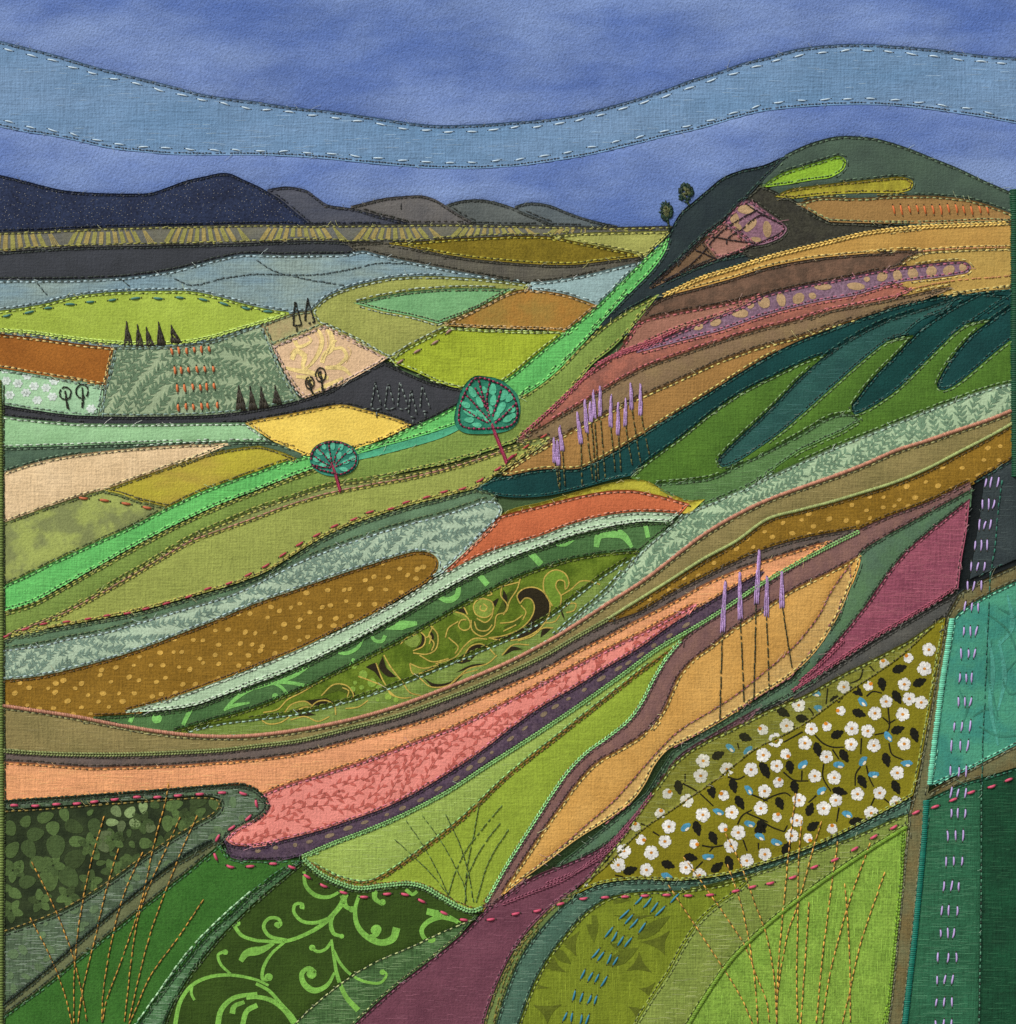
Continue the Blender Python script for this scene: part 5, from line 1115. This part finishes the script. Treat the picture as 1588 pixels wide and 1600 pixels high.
def lobes(parent, data, c, lift):
    for x, y, rx, ry, g in data:
        th = np.linspace(0, 2 * math.pi, 12, endpoint=False); a = math.radians(g)
        ex, ey = rx * np.cos(th), ry * np.sin(th) * (1 + .25 * np.cos(th))
        ring = np.stack([x + ex * math.cos(a) - ey * math.sin(a), y + ex * math.sin(a) + ey * math.cos(a)], 1)
        xy = np.vstack([[x, y], ring]); V = world_of(xy[:, 0], xy[:, 1], np.full(13, lift) + surf(xy[:, 0], xy[:, 1]) * .3)
        F = np.array([(0, 1 + (k + 1) % 12, 1 + k) for k in range(12)])
        add('printed_leaf', mesh_np('printed_leaf', V, [F], [ink(c)]), parent)
MAR, TEAL, LTEAL = (150, 50, 84), (44, 132, 104), (86, 192, 150)
def sewing(name, parent, paths, c, dark, length, gap, w, up, label=None):
    r = Rows()
    for p_ in paths: sew(r, line(p_), c, dark, length, gap, w, up=up, wob=.2, dots=1.0)
    return add(name, r.mesh(name), parent, label)
t2_, _ = raised('tree', '744,587 759,588 772,590 785,595 798,605 808,616 812,628 813,644 809,660 801,669 790,674 772,677 742,678 726,676 715,669 710,658 711,644 715,629 720,612 728,599 736,591', TEAL, (34, 116, 92), 'large teal leaf printed tree crown with maroon stitched veins and trunk')
lobes(t2_, [(738,612,10,5,60),(727,632,9,4.5,25),(735,645,12,5,20),(750,628,10,5,60),(733,656,8,4.5,0),(745,664,8,4,10),(770,608,9,6,95),(771,625,9,5,100),(757,609,6,4,70),(787,618,9,6,-60),(796,622,8,5,-50),(783,638,11,5.5,-60),(799,640,7,5,-20),(776,650,8,4,-60),(793,655,8,5,-30),(801,650,6,4,-30),(750,646,8,3.5,40),(766,640,7,4.5,90),(760,655,6,3,45)], LTEAL, 4.4)
UP2 = 2.6
sewing('stitching', t2_, ['747,590 760,592 772,596 785,602 796,610 804,623 809,639 807,655 800,664 788,668 770,669 755,670 732,669 720,664 717,652 719,636 724,620 732,604 740,593 748,590', '768,662 750,655 735,645 723,638', '768,660 752,643 738,627 728,617', '767,656 760,636 754,615 748,594', '766,650 761,625 764,605 766,596', '769,655 776,632 782,615 785,605', '772,662 787,650 797,640 805,632', '741,604 752,622 760,640'], MAR, (34, 18, 24), 5, 2.4, 3.0, UP2)
def satin_bar(name, parent, path, w, c, label=None):
    r = Rows(); satin(r, line(path), w, 2.4, c, up=1.6, lean=1.2); return add(name, r.mesh(name), parent, label)
satin_bar('trunk', t2_, '769,664 772,672 777,685 783,700 789,715 792,724', 5.5, (158, 46, 80)); satin_bar('root', t2_, '795,718 803,711', 3.4, (150, 46, 70))
t1_, _ = raised('tree', '484,717 486,706 493,697 504,691 518,688 534,690 548,696 557,706 560,717 557,729 548,738 534,743 520,744 505,741 492,734 486,726', (52, 140, 116), (40, 122, 104), 'small teal oval tree crown with maroon stitched veins and trunk')
lobes(t1_, [(499,706,7,4,35),(495,718,6,4,10),(506,697,6,3.5,60),(520,697,4,6,0),(533,698,4,6,15),(546,705,6,4,-35),(551,716,6,4,-10),(540,722,7,3.5,-20),(505,726,7,3.5,-10),(537,733,7,3.5,10),(512,712,4,5,-20),(530,712,4,6,15)], (92, 192, 158), 4.4)
sewing('stitching', t1_, ['486,722 488,708 498,697 514,691 532,692 547,699 556,711 555,726 546,735 532,741 518,738 500,734 489,727 486,720', '520,730 505,722 490,712', '520,728 508,712 497,700', '520,728 516,708 514,693', '521,728 526,708 535,695', '522,728 535,714 548,702', '523,730 540,722 555,716', '518,731 505,730 491,727'], (140, 52, 78), (30, 26, 26), 4.4, 2.2, 2.6, UP2)
satin_bar('trunk', t1_, '520,728 524,740 528,754 532,768', 4.6, (152, 46, 76))

DKT = (50, 46, 36)
def pine(tip, x0, x1, yb, label, c=DKT):
    r = Rows()
    for k in range(46):
        f = random.random(); xb = x0 + (x1 - x0) * f
        fa = random.uniform(0, .72) ** .8; fb = min(1.0, fa + random.uniform(.22, .4))
        a = (tip[0] + (xb - tip[0]) * fa, tip[1] + (yb - tip[1]) * fa); b = (tip[0] + (xb - tip[0]) * fb, tip[1] + (yb - tip[1]) * fb)
        r.put(a, b, 1.9, shade(c, .35), .5 + .6 * random.random())
    for k in range(7):
        xb = x0 + (x1 - x0) * (k + .5) / 7; r.put((tip[0] + (xb - tip[0]) * .62, tip[1] + (yb - tip[1]) * .62), (xb, yb + random.uniform(-1, 1)), 2.3, shade(c, .3), .5)
    r.put((tip[0] - .5, tip[1] - 3), (tip[0] + .5, tip[1] + 6), 2.2, shade(c), 1.0)
    return add('pine_tree', r.mesh('pine_tree'), panel, label)
for t_, a, b, y in (((198,504),193,208,541),((215,509),212,225,543),((229,513),228,243,542),((248,505),245,260,541),((268,510),266,285,537)): pine(t_, a, b, y, 'dark brown satin stitched pine above the leaf printed field')
for t_, a, b, y in (((373,604),368,386,642),((391,605),389,403,642),((408,606),405,421,639),((430,604),426,441,632)): pine(t_, a, b, y, 'dark satin stitched pine standing on the charcoal road')
def drawn(name, paths, c, dark, label, length=5, gap=1.6, w=2.6):
    r = Rows()
    for p_ in paths: sew(r, line(p_), c, dark, length, gap, w, up=.8, wob=.4)
    return add(name, r.mesh(name), panel, label)
for x0, x1, tx, ty, yb in ((458,471,462,470,510),(476,492,481,467,506)):
    drawn('fir_tree', [f'{x0},{yb} {tx-1},{ty}! {x1},{yb-3}! {x0},{yb}', f'{x0},{yb-6} {tx-2},{ty+12} {tx},{ty}'], (40, 42, 32), (28, 28, 24), 'outlined dark fir tree on the small khaki field')
    drawn('fir_trunk', [f'{(x0+x1)//2},{yb} {(x0+x1)//2},{yb+7}'], (40, 42, 32), (28, 28, 24), None)
for cx, cy, rx, ry, bx, by, lb in ((102,614,9,10,106,642,'small outlined black tree on the mint flowered field'),(128,611,10,11,127,641,'larger outlined black tree on the mint flowered field'),(484,598,7,10,491,619,'short black stitched tree on the peach diamond'),(501,585,8,11,505,616,'taller black stitched tree on the peach diamond')):
    ring = ' '.join(f'{cx + rx * math.cos(a):.1f},{cy + ry * math.sin(a):.1f}' for a in np.linspace(1.5, 7.9, 12))
    ps = [ring, f'{bx},{by} {cx+1},{cy+ry} {cx},{cy-ry+3}', f'{bx+1.5},{by} {cx+2},{cy+ry} {cx+1},{cy}']
    if cx > 300: ps.append(' '.join(f'{cx + rx * .5 * math.cos(a):.1f},{cy + ry * .5 * math.sin(a):.1f}' for a in np.linspace(0, 6, 8)))
    drawn('stitched_tree', ps, (44, 46, 36), (26, 26, 22), lb, 4, 1.4, 2.4)
for tx, ty, x0, x1, yb in ((586,597,580,596,637),(606,598,601,617,637),(625,597,621,638,637),(642,609,638,652,650),(660,603,656,672,640)):
    drawn('fir_tree', [f'{x0},{yb} {tx},{ty}! {x1},{yb-2}', f'{x0},{yb} {(x0+x1)/2},{yb+3} {x1},{yb}', f'{(x0+x1)/2},{yb+3} {(x0+x1)/2+1},{yb+13}'], (112, 124, 120), (28, 30, 32), 'pale grey outlined fir tree on the charcoal hill', 6, 2.6, 2.2)
def bushy(cx, cy, rx, ry, bx, by, label):
    r = Rows()
    for k in range(110):
        a = random.uniform(0, 6.28); q = math.sqrt(random.random()); x, y = cx + rx * q * math.cos(a), cy + ry * q * math.sin(a) * (1 - .15 * math.cos(a))
        g = random.uniform(0, 3.14); l_ = random.uniform(2.5, 4)
        r.put((x - l_ * math.cos(g), y - l_ * math.sin(g)), (x + l_ * math.cos(g), y + l_ * math.sin(g)), 2.4, shade((24, 50, 36) if q > .55 else (78, 84, 50), .3), .8 + .6 * (1 - q))
    o = add('hill_tree', r.mesh('hill_tree'), panel, label)
    t = Rows(); sew(t, line(f'{cx+1},{cy+ry-2} {(cx+bx)/2+1},{(cy+ry+by)/2} {bx},{by}'), (46, 66, 40), (30, 40, 26), 4, .4, 3.4, up=.8); add('trunk', t.mesh('trunk'), o)
bushy(1042, 330, 9, 14, 1046, 362, 'small dark green stitched tree where the slope begins')
bushy(1072, 301, 11, 14, 1079, 324, 'taller dark green stitched tree on the hill slope')
# stitched lattice over the rose and purple hill patches
def H(s): return ' '.join(f'{1000 + float(t.split(",")[0]) / 6.617:.1f},{280 + float(t.rstrip("!").split(",")[1]) / 6.617:.1f}' + ('!' if t.endswith('!') else '') for t in s.split())
r = Rows()
for s_ in ('90,1150 300,950 560,700 700,540 870,400 1060,230', '230,1060 500,900 650,760 780,600 940,470 1240,300', '690,580 900,620 1180,660', '905,720 900,620 1060,510 1240,370 1320,380', '560,730 650,760 790,820', '230,1060 560,910 800,830 1130,700 1270,640 1440,560 1500,500 1320,390 1200,320 1060,230'):
    sew(r, line(H(s_)), (44, 36, 38), (26, 22, 24), 7, 2, 2.2, up=.5)
add('stitched_lattice', r.mesh('stitched_lattice'), panel, 'black stitched lines crossing the rose and purple hill patches')

LAV = (168, 138, 186)
def lavender(xt, yt, xb, yb, sx, sy, label, wd=4.5):
    r = Rows(); n = max(6, int((yb - yt) / 4))
    for k in range(n):
        f = (k + .5) / n; x = xt + (xb - xt) * f; y = yt + (yb - yt) * f
        for g in (-1, 0, 1):
            o = g * wd * .5 * min(1, .3 + f); l_ = random.uniform(5, 8)
            r.put((x + o * .7 + random.uniform(-.6, .6), y - l_), (x + o + random.uniform(-.6, .6), y + l_), 2.1, shade(LAV, .16), 1.0 + .5 * (g == 0))
    r.put((xt, yt - 4), (xt + .3, yt + 4), 2.2, shade(DKT), 1.0)
    o = add('lavender_spike', r.mesh('lavender_spike'), panel, label)
    t = Rows(); sew(t, line(f'{xb},{yb-2} {(xb+sx)/2},{(yb+sy)/2} {sx},{sy}'), (56, 62, 36) if xb > 1100 else (92, 92, 52), (34, 38, 28), 7, 2.6, 2.3, up=.5); add('stem', t.mesh('stem'), o)
for a in ((865.5,688,867,720,875,768),(874,669,879,702,884,766),(871,692,873,724,876,766),(902,648,908,690,910,765),(914,629,917,673,927,755),(922,631,924,656,932,752),(927,614,929,650,936,752),(938,608,938,647,946,748),(955,620,954,664,962,740),(966,633,966,677,971,740),(978,627,977,662,989,733),(986,603,987,637,1001,722),(1001,604,1001,645,1016,716)):
    lavender(*a, 'lavender spike with thin stem on the golden brown field')
for a in ((1134,910,1129,984,1125,1125),(1156,898,1157,964,1163,1100),(1187,863,1182,941,1178,1097),(1199,903,1198,960,1202,1075),(1222,895,1222,946,1238,1045)):
    lavender(*a, 'tall lavender spike with dark stem on the leaf shaped golden field', 6.5)

def tuft(label, blades, c, dark, w=2.0, length=8.0, gap=2.8):
    e = bpy.data.objects.new('grass_tuft', None); e.empty_display_size = .01; col.objects.link(e); e.parent = panel; e['label'] = label
    for b in blades:
        r = Rows(); sew(r, line(b), c, dark, length, gap, w, up=.9, wob=.3); add('grass_blade', r.mesh('grass_blade'), e)
tuft('golden stitched grass fanning over the leaf green field', ['49,1346 83,1414 111,1485 128,1553 137,1604', '44,1428 76,1490 101,1553 113,1604', '164,1271 144,1341 126,1427 117,1502 115,1604', '186,1323 166,1391 149,1464 128,1553 121,1604', '223,1331 194,1396 174,1472 161,1553 159,1604', '264,1220 259,1250 239,1326 224,1396 191,1497 166,1565 160,1604', '282,1276 262,1321 239,1371 222,1414 212,1452 202,1527 194,1604', '311,1268 285,1326 267,1371 237,1452 214,1540 202,1593', '320,1403 277,1467 234,1527 214,1573 200,1604'], (190, 142, 62), (56, 46, 28))
tuft('golden stitched grass fanning over the vivid lime field', ['1245,1233 1236,1301 1226,1402 1216,1515 1214,1604', '1253,1276 1248,1351 1247,1427 1245,1527 1247,1604', '1286,1276 1271,1326 1256,1381 1247,1414 1233,1452 1221,1510 1212,1578', '1310,1310 1299,1389 1286,1490 1275,1604', '1362,1313 1334,1389 1316,1447 1296,1527 1284,1604', '1384,1360 1362,1422 1344,1477 1327,1553 1315,1604', '1320,1374 1324,1427 1328,1502 1329,1604', '1265,1402 1259,1490 1251,1604', '1042,1379 1077,1432 1107,1477 1135,1520 1158,1558 1178,1604', '1067,1337 1102,1386 1138,1437 1165,1480 1183,1527 1198,1565 1203,1604', '1136,1349 1153,1396 1165,1442 1178,1520 1185,1604', '1132,1299 1158,1351 1178,1407 1198,1462 1210,1530 1214,1604'], (206, 156, 72), (56, 46, 28))
tuft('thin dark green stitched grass on the large lime field', ['613,1308 644,1336 677,1369 697,1394 714,1412', '632,1278 662,1323 685,1364 700,1399', '658,1272 687,1311 712,1356 725,1384 730,1414', '696,1272 717,1316 732,1364 741,1417', '750,1248 741,1301 730,1355 727,1410', '785,1258 753,1296 730,1326 712,1361 698,1407', '784,1283 755,1321 737,1354 725,1386', '798,1291 765,1344 742,1417'], (92, 120, 62), (34, 40, 28), 1.6, 7, 3)

# ------------------------------------------------------------------ frayed fibres standing off the raw edges
r = Rows()
for i, p in enumerate(PT):
    if p['key'] not in OBJ or p['key'] == 'sky': continue
    P, N_, E = p['poly'], p['nrm'], p['exposed']
    ks = [k for k in range(len(P)) if E[k] and 2 < P[k, 0] < 1580 and 2 < P[k, 1] < 1598]
    for k in random.sample(ks, min(len(ks), max(2, int(len(ks) / (5 if p['key'] in ('gg','t2','t3','t4','dt','gs2','sb','gr') else 11))))):
        fr = p['key'] in ('gg', 't2', 't3', 't4', 'dt'); a = math.atan2(-N_[k, 1], -N_[k, 0]) + random.choice((-1, 1)) * random.uniform(.5, 1.4)
        if fr: a = math.radians(random.uniform(-50, -5)) + (math.pi if random.random() < .3 else 0)
        q = P[k] + N_[k] * 2; l_ = random.uniform(3, 10) * (1.8 if random.random() < .1 else 1)
        c = mul(p['th'], random.uniform(1.0, 1.45)); c = mix(c, (205, 210, 195), random.uniform(.2, .6)); m = q + np.array([math.cos(a), math.sin(a)]) * l_ * .5; e = q + np.array([math.cos(a + .12), math.sin(a + .12)]) * l_
        r.put(q, m, .6, L3(c), 1.2); r.put(m - (m - q) * .1, e, .5, L3(c), 1.3)
def weft(key, n, c, lo, hi, ang=0.0, w=.5):
    vis = np.argwhere(LAB == IDX[key])
    for _ in range(n):
        j, i = vis[RNG.integers(len(vis))]; x, y = GX0 + i * G, GY0 + j * G; l_ = random.uniform(lo, hi); a = ang + random.uniform(-.04, .04)
        x0, y0, x1, y1 = x - l_ / 2 * math.cos(a), y - l_ / 2 * math.sin(a), x + l_ / 2 * math.cos(a), y + l_ / 2 * math.sin(a)
        if lab_at((x0, y0)) == IDX[key] and lab_at((x1, y1)) == IDX[key]:
            r.put((x0, y0), (x1, y1), w, L3(mul(c, random.uniform(.92, 1.2))), .02)
for k_, n_, c_ in (('gr', 420, (150, 166, 150)), ('sb', 260, (140, 172, 140)), ('sd2', 160, (130, 160, 112)), ('ov', 170, (170, 180, 120)), ('gf2', 120, (190, 164, 110)), ('dy2', 240, (150, 156, 90)), ('sm', 150, (120, 150, 130)), ('dk', 420, (84, 140, 106)), ('dk2', 160, (50, 104, 72)), ('ob', 260, (240, 180, 124)), ('cloud', 200, (168, 196, 220)), ('kb', 160, (166, 154, 104)), ('lf1', 160, (178, 200, 120)), ('rd', 80, (140, 130, 92)), ('pa2', 120, (150, 170, 104)), ('gs2', 80, (120, 156, 104)), ('ch', 60, (84, 98, 98)), ('t2', 90, (70, 118, 114))):
    weft(k_, n_, c_, 6, 30)
weft('op', 260, (140, 156, 50), 14, 50, math.pi / 2); weft('lr', 420, (156, 196, 84), 6, 24, math.pi / 2); weft('ma', 260, (176, 108, 122), 5, 22); weft('mp2', 200, (138, 88, 104), 5, 22)
add('frayed_fibres', r.mesh('frayed_fibres'), panel, 'fine pale fibres fraying from the cut edges', 'stuff')
for k, r in ROWS.items():
    me = r.mesh('stitching')
    if me is not None:
        add('stitching', me, OBJ[k], kind='stuff')
